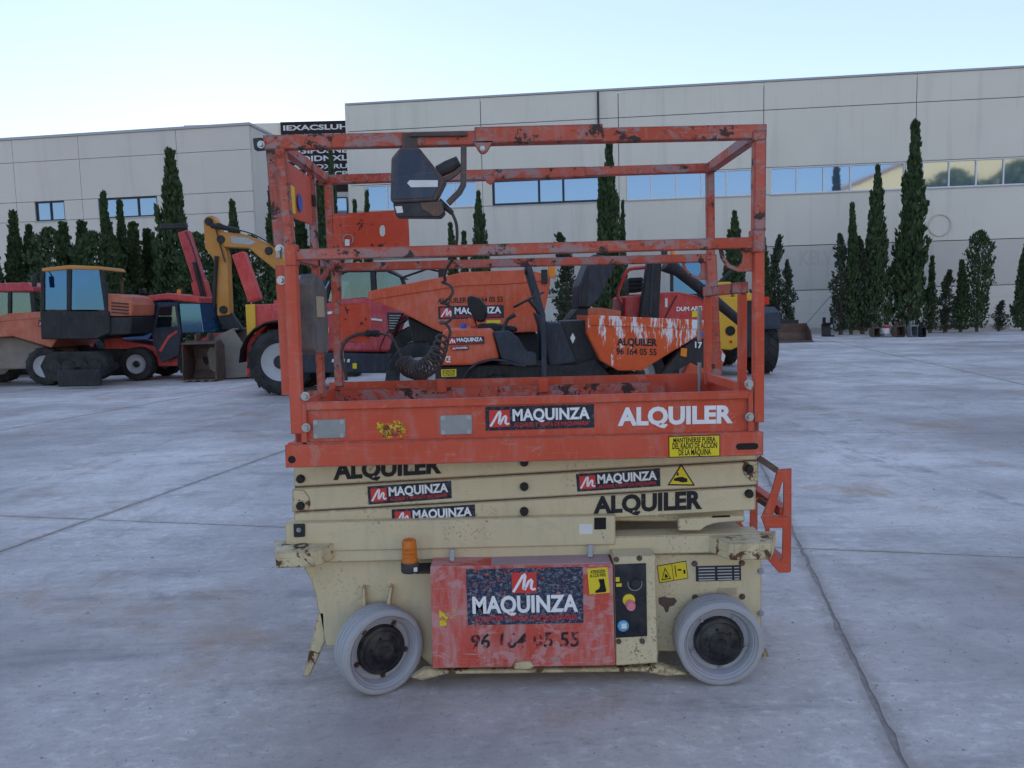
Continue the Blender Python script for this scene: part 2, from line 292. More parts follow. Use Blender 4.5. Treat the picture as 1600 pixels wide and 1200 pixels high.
# ------------------------------------------------------------------ mesh builder
class MB:
    def __init__(s): s.V = []; s.F = []
    def add(s, vs, fs):
        o = len(s.V); s.V += [tuple(v) for v in vs]; s.F += [tuple(i+o for i in f) for f in fs]; return s
    def box(s, x0, x1, y0, y1, z0, z1):
        return s.add([(x0,y0,z0),(x1,y0,z0),(x1,y1,z0),(x0,y1,z0),(x0,y0,z1),(x1,y0,z1),(x1,y1,z1),(x0,y1,z1)],
                     [(0,3,2,1),(4,5,6,7),(0,1,5,4),(1,2,6,5),(2,3,7,6),(3,0,4,7)])
    def hexa(s, a, b):          # two quads of 3-D points
        return s.add(list(a)+list(b), [(3,2,1,0),(4,5,6,7),(0,1,5,4),(1,2,6,5),(2,3,7,6),(3,0,4,7)])
    def loft(s, loops, caps=True, closed=True):
        n = len(loops[0]); o = len(s.V)
        for l in loops: s.V += [tuple(p) for p in l]
        for k in range(len(loops)-1):
            for i in range(n if closed else n-1):
                j = (i+1) % n; s.F.append((o+k*n+i, o+k*n+j, o+(k+1)*n+j, o+(k+1)*n+i))
        if caps: s.F.append(tuple(o+i for i in reversed(range(n)))); s.F.append(tuple(o+(len(loops)-1)*n+i for i in range(n)))
        return s
    def py(s, pts, y0, y1):     # (x, z) outline pushed along y
        return s.loft([[(x, y0, z) for x, z in pts], [(x, y1, z) for x, z in pts]])
    def px(s, pts, x0, x1):     # (y, z) outline pushed along x
        return s.loft([[(x0, y, z) for y, z in pts], [(x1, y, z) for y, z in pts]])
    def pz(s, pts, z0, z1):
        return s.loft([[(x, y, z0) for x, y in pts], [(x, y, z1) for x, y in pts]])
    def ring_y(s, outer, inner, y0, y1):      # plate with a hole; equal point counts
        n = len(outer); o = len(s.V)
        for l, y in ((outer, y0), (inner, y0), (inner, y1), (outer, y1)): s.V += [(x, y, z) for x, z in l]
        for k in range(4):
            for i in range(n):
                j = (i+1) % n; k2 = (k+1) % 4; s.F.append((o+k*n+i, o+k*n+j, o+k2*n+j, o+k2*n+i))
        return s
    def cyl(s, p0, p1, r0, r1=None, n=14, caps=True):
        p0, p1 = Vector(p0), Vector(p1); d = (p1-p0).normalized()
        a = d.orthogonal().normalized(); b = d.cross(a); r1 = r0 if r1 is None else r1
        L = [[tuple(p+(a*math.cos(2*math.pi*i/n)+b*math.sin(2*math.pi*i/n))*r) for i in range(n)] for p, r in ((p0, r0), (p1, r1))]
        return s.loft(L, caps)
    def tube(s, path, r, n=8, caps=True, sq=False):
        pts = [Vector(p) for p in path]; loops = []; up = None
        for i, p in enumerate(pts):
            d = (pts[min(i+1, len(pts)-1)]-pts[max(i-1, 0)]).normalized()
            if up is None: up = d.orthogonal().normalized() if not sq else (Vector((0,0,1)) if abs(d.z) < .9 else Vector((0,1,0)))
            a = (up-d*up.dot(d)).normalized(); up = a; b = d.cross(a)
            rr = r[i] if isinstance(r, (list, tuple)) else r
            off = math.pi/4 if sq else 0
            loops.append([tuple(p+(a*math.cos(off+2*math.pi*k/n)+b*math.sin(off+2*math.pi*k/n))*rr) for k in range(n)])
        return s.loft(loops, caps)
    def bar(s, p0, p1, wd, ht, up=(0,0,1)):   # rectangular bar between two points
        p0, p1 = Vector(p0), Vector(p1); d = (p1-p0).normalized(); u = Vector(up)
        b = d.cross(u).normalized(); a = b.cross(d).normalized()
        q = lambda p: [tuple(p+b*sx*wd/2+a*sz*ht/2) for sx, sz in ((-1,-1),(1,-1),(1,1),(-1,1))]
        return s.loft([q(p0), q(p1)])
    def lathe(s, prof, c, ax, n=28, closed=False):      # prof: (radius, offset along axis)
        c, ax = Vector(c), Vector(ax).normalized(); a = ax.orthogonal().normalized(); b = ax.cross(a)
        loops = [[tuple(c+ax*o+(a*math.cos(2*math.pi*i/n)+b*math.sin(2*math.pi*i/n))*max(r, 1e-4)) for i in range(n)] for r, o in prof]
        return s.loft(loops, caps=not closed)
    def torus(s, c, ax, R_, r, n=24, k=8, a0=0, a1=2*math.pi, ref=None):
        c, ax = Vector(c), Vector(ax).normalized(); a = (Vector(ref) if ref else ax.orthogonal()).normalized(); b = ax.cross(a)
        full = abs(a1-a0-2*math.pi) < 1e-6
        path = [tuple(c+(a*math.cos(a0+(a1-a0)*i/n)+b*math.sin(a0+(a1-a0)*i/n))*R_) for i in range(n+1)]
        return s.tube(path, r, k, caps=not full)
    def build(s, name, mat, root=None, parent=None, bevel=0.0, seg=1, smooth=False, label=None):
        o3 = Vector(root.location) if root else Vector((0, 0, 0))
        me = bpy.data.meshes.new(name); me.from_pydata([tuple(Vector(v)-o3) for v in s.V], [], s.F); me.validate()
        me.materials.append(MATS[mat]); ob = bpy.data.objects.new(name, me); COL.objects.link(ob)
        import bmesh
        bm = bmesh.new(); bm.from_mesh(me); bmesh.ops.recalc_face_normals(bm, faces=bm.faces); bm.to_mesh(me); bm.free()
        if root is not None: ob.parent = parent or root
        if smooth: me.shade_smooth(); me.set_sharp_from_angle(angle=R(40))
        if bevel:
            m = ob.modifiers.new('bevel', 'BEVEL'); m.width = bevel; m.segments = seg; m.limit_method = 'ANGLE'; m.angle_limit = R(35)
        if label: ob['label'] = label
        return ob
def thing(name, loc, label, cat, group=None):
    e = bpy.data.objects.new(name, None); e.empty_display_size = .2; COL.objects.link(e); e.location = loc
    e['label'] = label; e['category'] = cat
    if group: e['group'] = group
    return e
def tag(o, label, cat, group=None):
    o['label'] = label; o['category'] = cat
    if group: o['group'] = group
    return o
def struct(o): o['kind'] = 'structure'; return o

# ------------------------------------------------------------------ lettering
_TXT = {}; CAP = []
def text_geo(s, bold):
    if (s, bold) in _TXT: return _TXT[(s, bold)]
    cu = bpy.data.curves.new('t', 'FONT'); cu.body = s; cu.offset = bold; cu.resolution_u = 3; cu.fill_mode = 'FRONT'
    ob = bpy.data.objects.new('t', cu); COL.objects.link(ob)
    me = bpy.data.meshes.new_from_object(ob.evaluated_get(bpy.context.evaluated_depsgraph_get()))
    vs = [tuple(v.co) for v in me.vertices]; fs = [tuple(p.vertices) for p in me.polygons]
    bpy.data.objects.remove(ob); bpy.data.curves.remove(cu); bpy.data.meshes.remove(me)
    x0, x1 = min(v[0] for v in vs), max(v[0] for v in vs); y0, y1 = (0.0, CAP[0]) if CAP and s.upper() == s else (min(v[1] for v in vs), max(v[1] for v in vs))
    if not CAP: CAP.append(y1-y0)
    r = ([((v[0]-x0)/(x1-x0), (v[1]-y0)/(y1-y0)) for v in vs], fs); _TXT[(s, bold)] = r; return r
text_geo('E', 0.0)
def bil(q, a, b):       # q = tl, tr, br, bl in any space
    t = [q[0][k]+(q[1][k]-q[0][k])*a for k in range(len(q[0]))]; d = [q[3][k]+(q[2][k]-q[3][k])*a for k in range(len(q[0]))]
    return tuple(d[k]+(t[k]-d[k])*b for k in range(len(t)))
def sub(q, a0, a1, b0, b1): return [bil(q, a0, b1), bil(q, a1, b1), bil(q, a1, b0), bil(q, a0, b0)]
def text_on(root, parent, s, q, mat, bold=.02, name='lettering', crop=None, lift=.0015):
    """s is laid into the 3-D quad q = (tl, tr, br, bl); crop = lowest/highest fraction that shows."""
    uv, fs = text_geo(s, bold); m = MB()
    n = (Vector(q[1])-Vector(q[0])).cross(Vector(q[3])-Vector(q[0])).normalized()
    if n.y > 0: n = -n
    m.add([tuple(Vector(bil(q, a, b))+n*lift) for a, b in uv], fs)
    return m.build(name, mat, root, parent)
def plate_on(root, parent, q, mat, name='sticker', th=.001, lift=0.0):
    n = (Vector(q[1])-Vector(q[0])).cross(Vector(q[3])-Vector(q[0])).normalized()
    if n.y > 0: n = -n
    m = MB(); m.hexa([tuple(Vector(p)+n*lift) for p in q], [tuple(Vector(p)+n*(lift+th)) for p in q]); return m.build(name, mat, root, parent)
def stroke_on(root, parent, q, pts, wd, mat, name='logo_mark', lift=.003):
    m = MB(); n3 = (Vector(q[1])-Vector(q[0])).cross(Vector(q[3])-Vector(q[0])).normalized()
    if n3.y > 0: n3 = -n3
    Lp, Rp = [], []
    for i, (x, y) in enumerate(pts):
        p0 = pts[max(i-1, 0)]; p1 = pts[min(i+1, len(pts)-1)]; dx, dy = p1[0]-p0[0], p1[1]-p0[1]; l = math.hypot(dx, dy) or 1
        nx, ny = -dy/l*wd/2, dx/l*wd/2; Lp.append((x+nx, y+ny)); Rp.append((x-nx, y-ny))
    vs = [tuple(Vector(bil(q, a, b))+n3*lift) for a, b in Lp+Rp]; k = len(pts)
    m.add(vs, [(i, i+1, k+i+1, k+i) for i in range(k-1)]); return m.build(name, mat, root, parent)
M_STROKE = [(.05,.06),(.17,.28),(.32,.58),(.46,.86),(.53,.92),(.55,.84),(.49,.45),(.47,.20),(.51,.16),(.60,.36),(.70,.58),(.79,.66),(.83,.58),(.79,.36),(.79,.22),(.85,.16),(.97,.20)]
def q3(qpx, Y): return [W3(u, v, Y) for u, v in qpx]
def brand_sign(root, parent, q, worn=False, stacked=False, clip=None):
    """Dark sticker with red square M mark, MAQUINZA and a small red line of text; q = tl, tr, br, bl."""
    st = plate_on(root, parent, q, 'sticker_navy_worn' if worn else 'sticker_navy', 'sticker')
    if stacked:
        lg = sub(q, .39, .60, .56, .92); tx = sub(q, .045, .955, .22, .50); sm = sub(q, .06, .95, .07, .16)
    else:
        lg = sub(q, .035, .225, .14, .86); tx = sub(q, .25, .96, .40, .86); sm = sub(q, .26, .95, .13, .30)
    plate_on(root, st, lg, 'sticker_red', 'logo_square', .0006, .0012)
    stroke_on(root, st, lg, M_STROKE, .115, 'print_white', lift=.0026)
    text_on(root, st, 'MAQUINZA', tx, 'print_white', .035, lift=.0022)
    text_on(root, st, 'ALQUILER Y VENTA DE MAQUINARIA', sm, 'print_red', .02, lift=.0022)
    return st
# ================================================================== THE SETTING
rnd = random.Random(5)
m = MB(); m.add([(-1500,-1500,-.006),(1500,-1500,-.006),(1500,1500,-.006),(-1500,1500,-.006)], [(0,1,2,3)])
ground = struct(m.build('ground', 'joint_dirt'))
GA = R(12.8); GC, GS = math.cos(GA), math.sin(GA)
def grid_pt(s, t): return (s*GC + t*GS, -s*GS + t*GC)
S0, T0, DS, DT = .653, 4.65, 4.86, 4.41
def slab_mesh(seed):
    r = random.Random(seed); n = 70; gx, gy = .004, .005
    pts = []
    def edge(a, b, nx, ny, jit):
        for i in range(n):
            f = i/n; x = a[0]+(b[0]-a[0])*f; y = a[1]+(b[1]-a[1])*f
            j = abs(noise.noise((x*1.1+seed*9, y*1.1, 0))*1.3+noise.noise((x*7+seed*9, y*7, 3))*.8+r.uniform(-.3, .3))*jit     # crumbled inwards only
            pts.append((x+nx*j, y+ny*j))
    x0, x1, y0, y1 = gx, DS-gx, gy, DT-gy
    edge((x0,y0),(x1,y0),0,1,.004); edge((x1,y0),(x1,y1),-1,0,.020); edge((x1,y1),(x0,y1),0,-1,.004); edge((x0,y1),(x0,y0),1,0,.020)
    mb = MB()
    rot = [(x*GC+y*GS, -x*GS+y*GC) for x, y in pts]
    mb.loft([[(x, y, -.05) for x, y in rot], [(x, y, -.002) for x, y in rot], [(x*.9995+.0005*grid_pt(DS/2,DT/2)[0], y*.9995+.0005*grid_pt(DS/2,DT/2)[1], 0) for x, y in rot]])
    me = bpy.data.meshes.new('concrete_slab'); me.from_pydata(mb.V, [], mb.F); me.materials.append(MATS['concrete']); return me
slabs = [slab_mesh(k) for k in range(4)]
for i in range(-9, 9):
    for j in range(-3, 10):
        ob = bpy.data.objects.new('concrete_slab', slabs[(i*3+j*5+i*j) % 4]); COL.objects.link(ob)
        x, y = grid_pt(S0+i*DS, T0+j*DT); ob.location = (x, y, 0); ob.parent = ground
# loose grit on the slabs and in the joints
m = MB()
for k in range(2600):
    if k < 1100:
        t = rnd.uniform(-3.5, 9); x, y = grid_pt(S0+rnd.choice((0, 0, -1))*DS+rnd.gauss(0, .035), T0+t)
    else:
        y = rnd.uniform(1.7, 12); x = rnd.uniform(-.8, .8)*y
    s = rnd.uniform(.0015, .0055)*(1.8 if rnd.random() < .05 else 1); z = -.006 if k < 700 else 0
    vs = [(x+rnd.uniform(-s, s)+dx*s, y+rnd.uniform(-s, s)*.4+dy*s, z+dz*s) for dx, dy, dz in ((-1,-1,0),(1,-1,0),(0,1.2,0),(0,0,1.1))]
    m.add(vs, [(0,1,3),(1,2,3),(2,0,3)])
o = m.build('grit', 'yard_dirt'); o['kind'] = 'stuff'; o['label'] = 'loose grit scattered over the concrete slabs and joints'; o['category'] = 'grit'

# ------------------------------------------------------------------ buildings
class Facade:
    """A vertical wall through p0 running towards p1; local x along the wall, y into the building, z up."""
    def __init__(s, p0, p1):
        s.p0 = Vector((*p0, 0)); d = Vector((p1[0]-p0[0], p1[1]-p0[1], 0)).normalized(); s.d = d; s.n = Vector((-d.y, d.x, 0)); s.rot = math.atan2(d.y, d.x)
    def hit(s, u, v):
        r = Vector(ray(u, v)); c = Vector((0, 0, H)); t = (s.p0-c).dot(s.n)/r.dot(s.n); p = c+r*t; return ((p-s.p0).dot(s.d), p.z)
def loc_build(mb, name, mat, root, parent=None, **k):
    o = mb.build(name, mat, None, **k); o.parent = parent or root; return o
def window_part(root, x0, x1, z0, z1, cuts, fmat, depth=.10, fw=.07):
    """Window in a wall whose outer face is y = 0: a frame with mullions and one pane per light."""
    m = MB(); y0, y1 = depth-.05, depth+.05
    m.box(x0, x1, y0, y1, z0, z0+fw); m.box(x0, x1, y0, y1, z1-fw, z1)
    xs = [x0]+list(cuts)+[x1]
    for k, x in enumerate(xs):
        a, b = (x, x+fw) if k == 0 else ((x-fw, x) if k == len(xs)-1 else (x-fw/2, x+fw/2)); m.box(a, b, y0+.002, y1-.002, z0+fw, z1-fw)
    f = loc_build(m, 'window', fmat, root)
    for a, b in zip(xs[:-1], xs[1:]):
        loc_build(MB().box(a+fw*.4, b-fw*.4, depth+.01, depth+.03, z0+fw*.6, z1-fw*.6), 'pane', 'window_glass', root, f)
    m = MB(); m.box(x0-.05, x1+.05, -.04, depth, z0-.06, z0-.003); loc_build(m, 'sill', 'coping', root, f)
    return f
TOP = 13.1
fR = Facade((-8.8, 44.0), (26.3, 40.2))
wr = thing('warehouse', fR.p0, 'long pale panel warehouse with a ribbon of blue windows', 'building'); wr.rotation_euler.z = fR.rot
colx = [0.0]+[fR.hit(u, 260)[0] for u in (753, 967, 1193, 1430)]
while len(colx) < 10: colx.append(colx[-1]+(colx[4]-colx[1])/3)
zj1 = fR.hit(753, 195)[1]; zwt = fR.hit(860, 277)[1]; zwb = fR.hit(860, 318)[1]; zj3 = fR.hit(1270, 383)[1]; zj4 = 2.2
loc_build(MB().box(.06, colx[-1], .16, 30, 0, TOP-.1), 'wall_core', 'joint_dark', wr)
def panel(root, x0, x1, z0, z1, mat, g=.02, t=.15):
    return loc_build(MB().box(x0+g, x1-g, 0, t, z0+g, z1-g), 'wall_panel', mat, root)
wins = {0: (569, 745, 5), 1: (769, 958, 0), 2: (979, 1176, 5), 3: (1204, 1414, 5), 4: (1441, 1655, 5)}
for c in range(len(colx)-1):
    a, b = colx[c], colx[c+1]
    if c in wins: w0, w1 = fR.hit(wins[c][0], 290)[0], fR.hit(wins[c][1], 290)[0]; n = wins[c][2]
    else: w0, w1, n = a+.3, b-.25, 5
    panel(wr, a, b, zj1, TOP, 'wall_panel'); panel(wr, a, b, zwt, zj1, 'wall_panel'); panel(wr, a, b, zj3, zwb, 'wall_panel')
    panel(wr, a, b, zj4, zj3, 'wall_rough'); panel(wr, a, b, -.05, zj4, 'wall_panel')
    if w0-a > .05: panel(wr, a, w0, zwb, zwt, 'wall_panel', .012)
    if b-w1 > .05: panel(wr, w1, b, zwb, zwt, 'wall_panel', .012)
    if n: window_part(wr, w0, w1, zwb, zwt, [w0+(w1-w0)*k/n for k in range(1, n)], 'frame_white')
    else: window_part(wr, w0, w1, zwb, zwt, [fR.hit(842, 290)[0], fR.hit(880, 290)[0]], 'frame_dark', fw=.12)
loc_build(MB().box(-.08, colx[-1], -.05, .4, TOP, TOP+.10), 'coping', 'coping', wr)
loc_build(MB().box(-.10, .055, -.03, 30, 0, TOP-.002), 'corner_trim', 'wall_panel', wr)
xg, zg = fR.hit(935, 195)
loc_build(MB().box(xg-.05, xg+.05, -.10, -.001, zg, TOP-.05), 'drain_pipe', 'frame_dark', wr)
xl, zl = fR.hit(1468, 352); m = MB(); m.torus((xl, -.005, zl), (0,1,0), .55, .05, 28, 6); loc_build(m, 'ring_mark', 'wall_rough', wr)

xa_, za_ = fR.hit(1249, 414); xb_, zb_2 = fR.hit(1302, 391); uv_, fs_ = text_geo('KELV', .03)
loc_build(MB().add([(xa_+a*(xb_-xa_), -.006, za_+b*(zb_2-za_)) for a, b in uv_], fs_), 'faded_lettering', 'faded_paint', wr)

fL = Facade((-40.0, 41.6), (-12.2, 37.6))
LL = math.hypot(27.8, 4.0); LT = 10.6
wl = thing('warehouse', fL.p0, 'greyish flat roofed warehouse with two small recessed windows', 'building'); wl.rotation_euler.z = fL.rot
loc_build(MB().pz([(0,.16),(LL-.16,.16),(LL-.16,2.7),(LL-9,2.7),(LL-9,26),(0,26)], 0, LT-.1), 'wall_core', 'wall_left', wl)
wA = [fL.hit(55, 330)[0], fL.hit(101, 330)[0]]; wB = [fL.hit(154, 325)[0], fL.hit(246, 325)[0]]; lz0, lz1 = fL.hit(80, 345)[1], fL.hit(80, 314)[1]
zr = [0, 2.6, lz0, lz1, 8.6, LT]; zr = [-.05, lz0, lz1, fL.hit(150, 247)[1], LT]
cx = [0, 7.0, wA[0]-1.0, wA[1]+1.0, wB[1]+1.2, LL]
for c in range(5):
    a, b = cx[c], cx[c+1]
    for r in (0, 2, 3): panel(wl, a, b, zr[r], zr[r+1], 'wall_left', .012)
    ww = wA if c == 2 else (wB if c == 3 else None)
    if ww: panel(wl, a, ww[0], lz0, lz1, 'wall_left', .012); panel(wl, ww[1], b, lz0, lz1, 'wall_left', .012)
    else: panel(wl, a, b, lz0, lz1, 'wall_left', .012)
window_part(wl, wA[0], wA[1], lz0, lz1, [(wA[0]+wA[1])/2], 'frame_dark', .11)
window_part(wl, wB[0], wB[1], lz0, lz1, [wB[0]+(wB[1]-wB[0])*k/3 for k in (1, 2)], 'frame_dark', .11)
loc_build(MB().box(-.1, LL+.06, -.06, .35, LT, LT+.12), 'coping', 'coping', wl)
loc_build(MB().box(LL-.15, LL, .17, 2.7, 0, LT-.01), 'side_panel', 'wall_left', wl)
loc_build(MB().box(LL-.3, LL+.06, .36, 2.75, LT, LT+.12), 'coping', 'coping', wl)

# the dark lettered facade in the gap
fD = Facade((-22.0, 54.0), (-6.0, 54.0))
dt = P(490, 190, 54)[1]
wd = thing('lettered_building', fD.p0, 'building with dark facade covered in big white letters between the warehouses', 'building')
x0, x1 = fD.hit(441, 250)[0], fD.hit(560, 250)[0]; zb = fD.hit(500, 300)[1]
loc_build(MB().box(0, 30, .3, 20, 0, dt-.05), 'wall', 'wall_left', wd)
loc_build(MB().box(0, x0-.02, .1, .299, 0, dt), 'wall_panel', 'wall_panel', wd)
loc_build(MB().box(x0, x1+2, 0, .29, zb, dt+.02), 'sign_panel', 'wall_dark', wd)
loc_build(MB().box(x0, x1+2, .05, .29, 0, zb-.02), 'wall_panel', 'wall_left', wd)
window_part(wd, fD.hit(470, 310)[0], fD.hit(543, 310)[0], fD.hit(500, 345)[1], fD.hit(500, 309)[1], [fD.hit(506, 310)[0]], 'frame_dark', -.06)
rows = [(t_, 443, 543, 204+k*12.2, 204+k*12.2-w_) for k, (t_, w_) in enumerate((('IEXACSLUH', 10), ('OCUIDNEPTA', 8), ('PCIDAK3TNR', 10), ('DH3IPOSNE', 10.5), ('S3EDIDNXL', 10.5), ('MAEIFOXRU', 9), ('DIRUNAESCP', 10), ('lullulilul', 5)))]
for s, ua, ub, vb, vt in rows:
    xa, za = fD.hit(ua, vb); xb, zt = fD.hit(ub, vt); uv, fs = text_geo(s, .03)
    mm = MB().add([(xa+a*(xb-xa), -.02, za+b*(zt-za)) for a, b in uv], fs); loc_build(mm, 'lettering', 'letter_white', wd)

# hall across the road behind the photographer: the low sun lights it and the warehouse windows mirror it
hb = thing('hall', (49, -34, 0), 'sunlit ochre gabled hall mirrored in the warehouse windows', 'building')
hb.rotation_euler.z = math.pi
loc_build(MB().py([(-24,0),(24,0),(24,15),(0,24),(-24,15)], 0, 30), 'wall', 'sunlit_wall', hb)
for sx in (-1, 1):
    m = MB(); m.hexa([(0,-.6,24.05),(sx*24.8,-.6,14.75),(sx*24.8,30.6,14.75),(0,30.6,24.05)], [(0,-.6,24.4),(sx*24.8,-.6,15.1),(sx*24.8,30.6,15.1),(0,30.6,24.4)]); loc_build(m, 'roof', 'roof_tile', hb)
for k in range(4): window_part(hb, -18+k*10, -13+k*10, 6, 8, [-15.5+k*10], 'frame_white', -.04)

HALL_TREES = ((45, -29, 18.4), (53, -28, 19.0), (61, -29, 18.2))
# ------------------------------------------------------------------ kerb and fence in front of the warehouse
fK = Facade((-2.0, 40.0), (30.0, 36.5))
kb = thing('kerb_wall', fK.p0, 'low concrete kerb under the wire fence by the cypresses', 'kerb'); kb.rotation_euler.z = fK.rot
for k in range(12): loc_build(MB().box(k*4+.01, k*4+3.99, -.10, .12, -.03, .30), 'kerb_stone', 'wall_rough', kb, bevel=.015)
fe = thing('wire_fence', fK.p0, 'galvanised wire fence with braced posts along the kerb', 'fence'); fe.rotation_euler.z = fK.rot
fx = [fK.hit(u, 500)[0] for u in (1302, 1373, 1448)]; step = fx[1]-fx[0]
fx = [fx[0]-step*k for k in (3, 2, 1)]+fx+[fx[2]+step*k for k in (1, 2, 3, 4)]
for x in fx: loc_build(MB().cyl((x, 0, .28), (x, 0, 2.25), .035, n=8), 'post', 'galvanised', fe)
for s in (-1, 1): loc_build(MB().cyl((fx[3], -.02, 2.0), (fx[3]+s*1.45, -.02, .3), .028, n=6), 'brace', 'galvanised', fe)
m = MB()
for z in (.4, 1.0, 1.6, 2.2): m.cyl((fx[0], .04, z), (fx[-1], .04, z), .006, n=4)
k = fx[0]
while k < fx[-1]-1.9:
    m.cyl((k, .045, .35), (k+1.85, .045, 2.2), .003, n=3, caps=False); m.cyl((k+1.85, .05, .35), (k, .05, 2.2), .003, n=3, caps=False); k += .16
loc_build(m, 'wire_mesh', 'galvanised', fe)

# ------------------------------------------------------------------ cypresses
def cypress(seed, n, base_r, prof, rag=.25, lean=0.0, bottom=.03, spires=9):
    r = random.Random(seed); mb = MB()
    def blade(p, d, L, wd):
        sd_ = d.cross(Vector((r.uniform(-1,1), r.uniform(-1,1), r.uniform(-.3,.3)))).normalized()*wd
        q = p+d*L; mid = p+d*L*.45; mb.add([p, mid+sd_, q, mid-sd_], [(0,1,2,3)])
    for i in range(n):
        t = bottom+(1-bottom)*r.random()**1.05
        if t < .30 and r.random() < .55*(1-t/.30)+.15: continue
        ang = r.uniform(0, 2*math.pi)
        lump = 1+1.25*rag*(noise.noise((math.cos(ang)*1.3+seed, math.sin(ang)*1.3, t*9))+.6*noise.noise((math.cos(ang)*3+seed, math.sin(ang)*3, t*26)))*1.6
        rad = base_r*prof(t)*max(.15, lump)*(1-.62*r.random()**2.2)
        wob = .10*base_r*math.sin(t*7+seed)
        L = r.uniform(.013, .042)
        out = Vector((math.cos(ang), math.sin(ang), 0)); d = (Vector((0, 0, 1))+out*r.uniform(-.05, .55)+Vector((r.uniform(-.3,.3), r.uniform(-.3,.3), 0))).normalized()
        blade(Vector((rad*math.cos(ang)+lean*t*t+wob, rad*math.sin(ang), t)), d, L, L*r.uniform(.16, .32))
    for i in range(int(n*.03)):                  # leader at the tip
        f = r.random(); rr = base_r*.16*(1-f); blade(Vector((lean*(.9+.2*f)**2+.10*base_r*math.sin(7+seed)+r.uniform(-rr, rr)+.25*base_r*f*f, r.uniform(-rr, rr), .90+.10*f)), Vector((r.uniform(-.25,.25), r.uniform(-.25,.25), 1)).normalized(), .022, .005)
    for k in range(spires):                      # side shoots that break the outline
        ang = r.uniform(0, 2*math.pi); t0 = r.uniform(.12, .80); ln = r.uniform(.07, .17)*(1.2-t0*.6)
        o0 = Vector((math.cos(ang), math.sin(ang), 0))*base_r*prof(t0)*.75
        for i in range(int(n*.022)):
            f = r.random(); p = o0*(1+.55*f)+Vector((lean*t0*t0, 0, t0+ln*f)); rr = base_r*.20*(1-f)**.7
            p += Vector((r.uniform(-rr, rr), r.uniform(-rr, rr), 0)); L = r.uniform(.012, .034)
            blade(p, (Vector((0,0,1))+o0.normalized()*r.uniform(-.1,.6)+Vector((r.uniform(-.3,.3), r.uniform(-.3,.3), 0))).normalized(), L, L*.25)
    return mb
pf_slim = lambda t: (min(1, t*7+.35))*(1-t)**.74*(.82+.25*math.cos(t*2.2))
pf_cone = lambda t: (min(1, t*5+.5))*(1-t)**.85
pf_round = lambda t: (.55+.5*min(1, t*2))*(min(1, (1-t)*6))**.6
pf_rag = lambda t: (.75+.25*math.sin(t*17))*(min(1, t*6+.25))*(1-t)**.7
TREES = {'slim': cypress(1, 5200, .075, pf_slim, .30), 'cone': cypress(2, 7000, .13, pf_cone, .22), 'tall': cypress(3, 6500, .085, pf_slim, .34, .012),
         'round': cypress(4, 4200, .10, pf_round, .35), 'rag': cypress(6, 2300, .085, pf_rag, .75, .03), 'thin': cypress(8, 2600, .045, pf_slim, .5, -.02)}
TM = {}
for k, mb in TREES.items():
    me = bpy.data.meshes.new('crown'); me.from_pydata(mb.V, [], mb.F); me.materials.append(MATS['cypress_dry' if k in ('rag',) else 'cypress_green']); TM[k] = me
tb = MB(); pth = [(0,0,-.01),(.004,.002,.15),(-.003,0,.4),(.002,0,.7),(0,0,.95)]; tb.tube(pth, [.017,.013,.010,.006,.002], 7)
for k in range(26):
    a = k*2.4; z = .07+k*.032; L = .06*(1-z*.75); tb.tube([(0,0,z),(math.cos(a)*L*.6, math.sin(a)*L*.6, z+L*.5),(math.cos(a)*L, math.sin(a)*L, z+L*1.3)], [.004,.003,.001], 4)
rt = random.Random(77)
for k in range(150):
    a = rt.uniform(0, 6.283); z = rt.uniform(.03, .34); L = rt.uniform(.03, .075); q0 = rt.uniform(.0, .02); b_ = a+rt.uniform(-.6, .6)
    tb.tube([(math.cos(a)*q0, math.sin(a)*q0, z), (math.cos(a)*L*.6, math.sin(a)*L*.6, z+L*.35), (math.cos(b_)*L, math.sin(b_)*L, z+L*rt.uniform(.7, 1.6))], [.0022, .0016, .0007], 3)
trunk_me = bpy.data.meshes.new('trunk'); trunk_me.from_pydata(tb.V, [], tb.F); trunk_me.materials.append(MATS['bark'])
KIND_W = {'slim': .13, 'cone': .235, 'tall': .15, 'round': .19, 'rag': .15, 'thin': .085}
def tree(u, vtop, Y, kind, label, wpx=None, group=None, rz=0.0):
    x, zt = P(u, vtop, Y); e = thing('cypress_tree', (x, Y, 0), label, 'tree', group); e.rotation_euler.z = rz
    sxy = zt if wpx is None else wpx/F_PX*Y/KIND_W[kind]
    for nm, me in (('crown', TM[kind]), ('trunk', trunk_me)):
        o = bpy.data.objects.new(nm, me); COL.objects.link(o); o.parent = e; o.scale = (sxy, sxy, zt) if nm == 'crown' else (sxy*.9, sxy*.9, zt)
g1 = 'cypresses in front of the greyish warehouse'; g2 = 'cypresses in front of the pale panel warehouse'
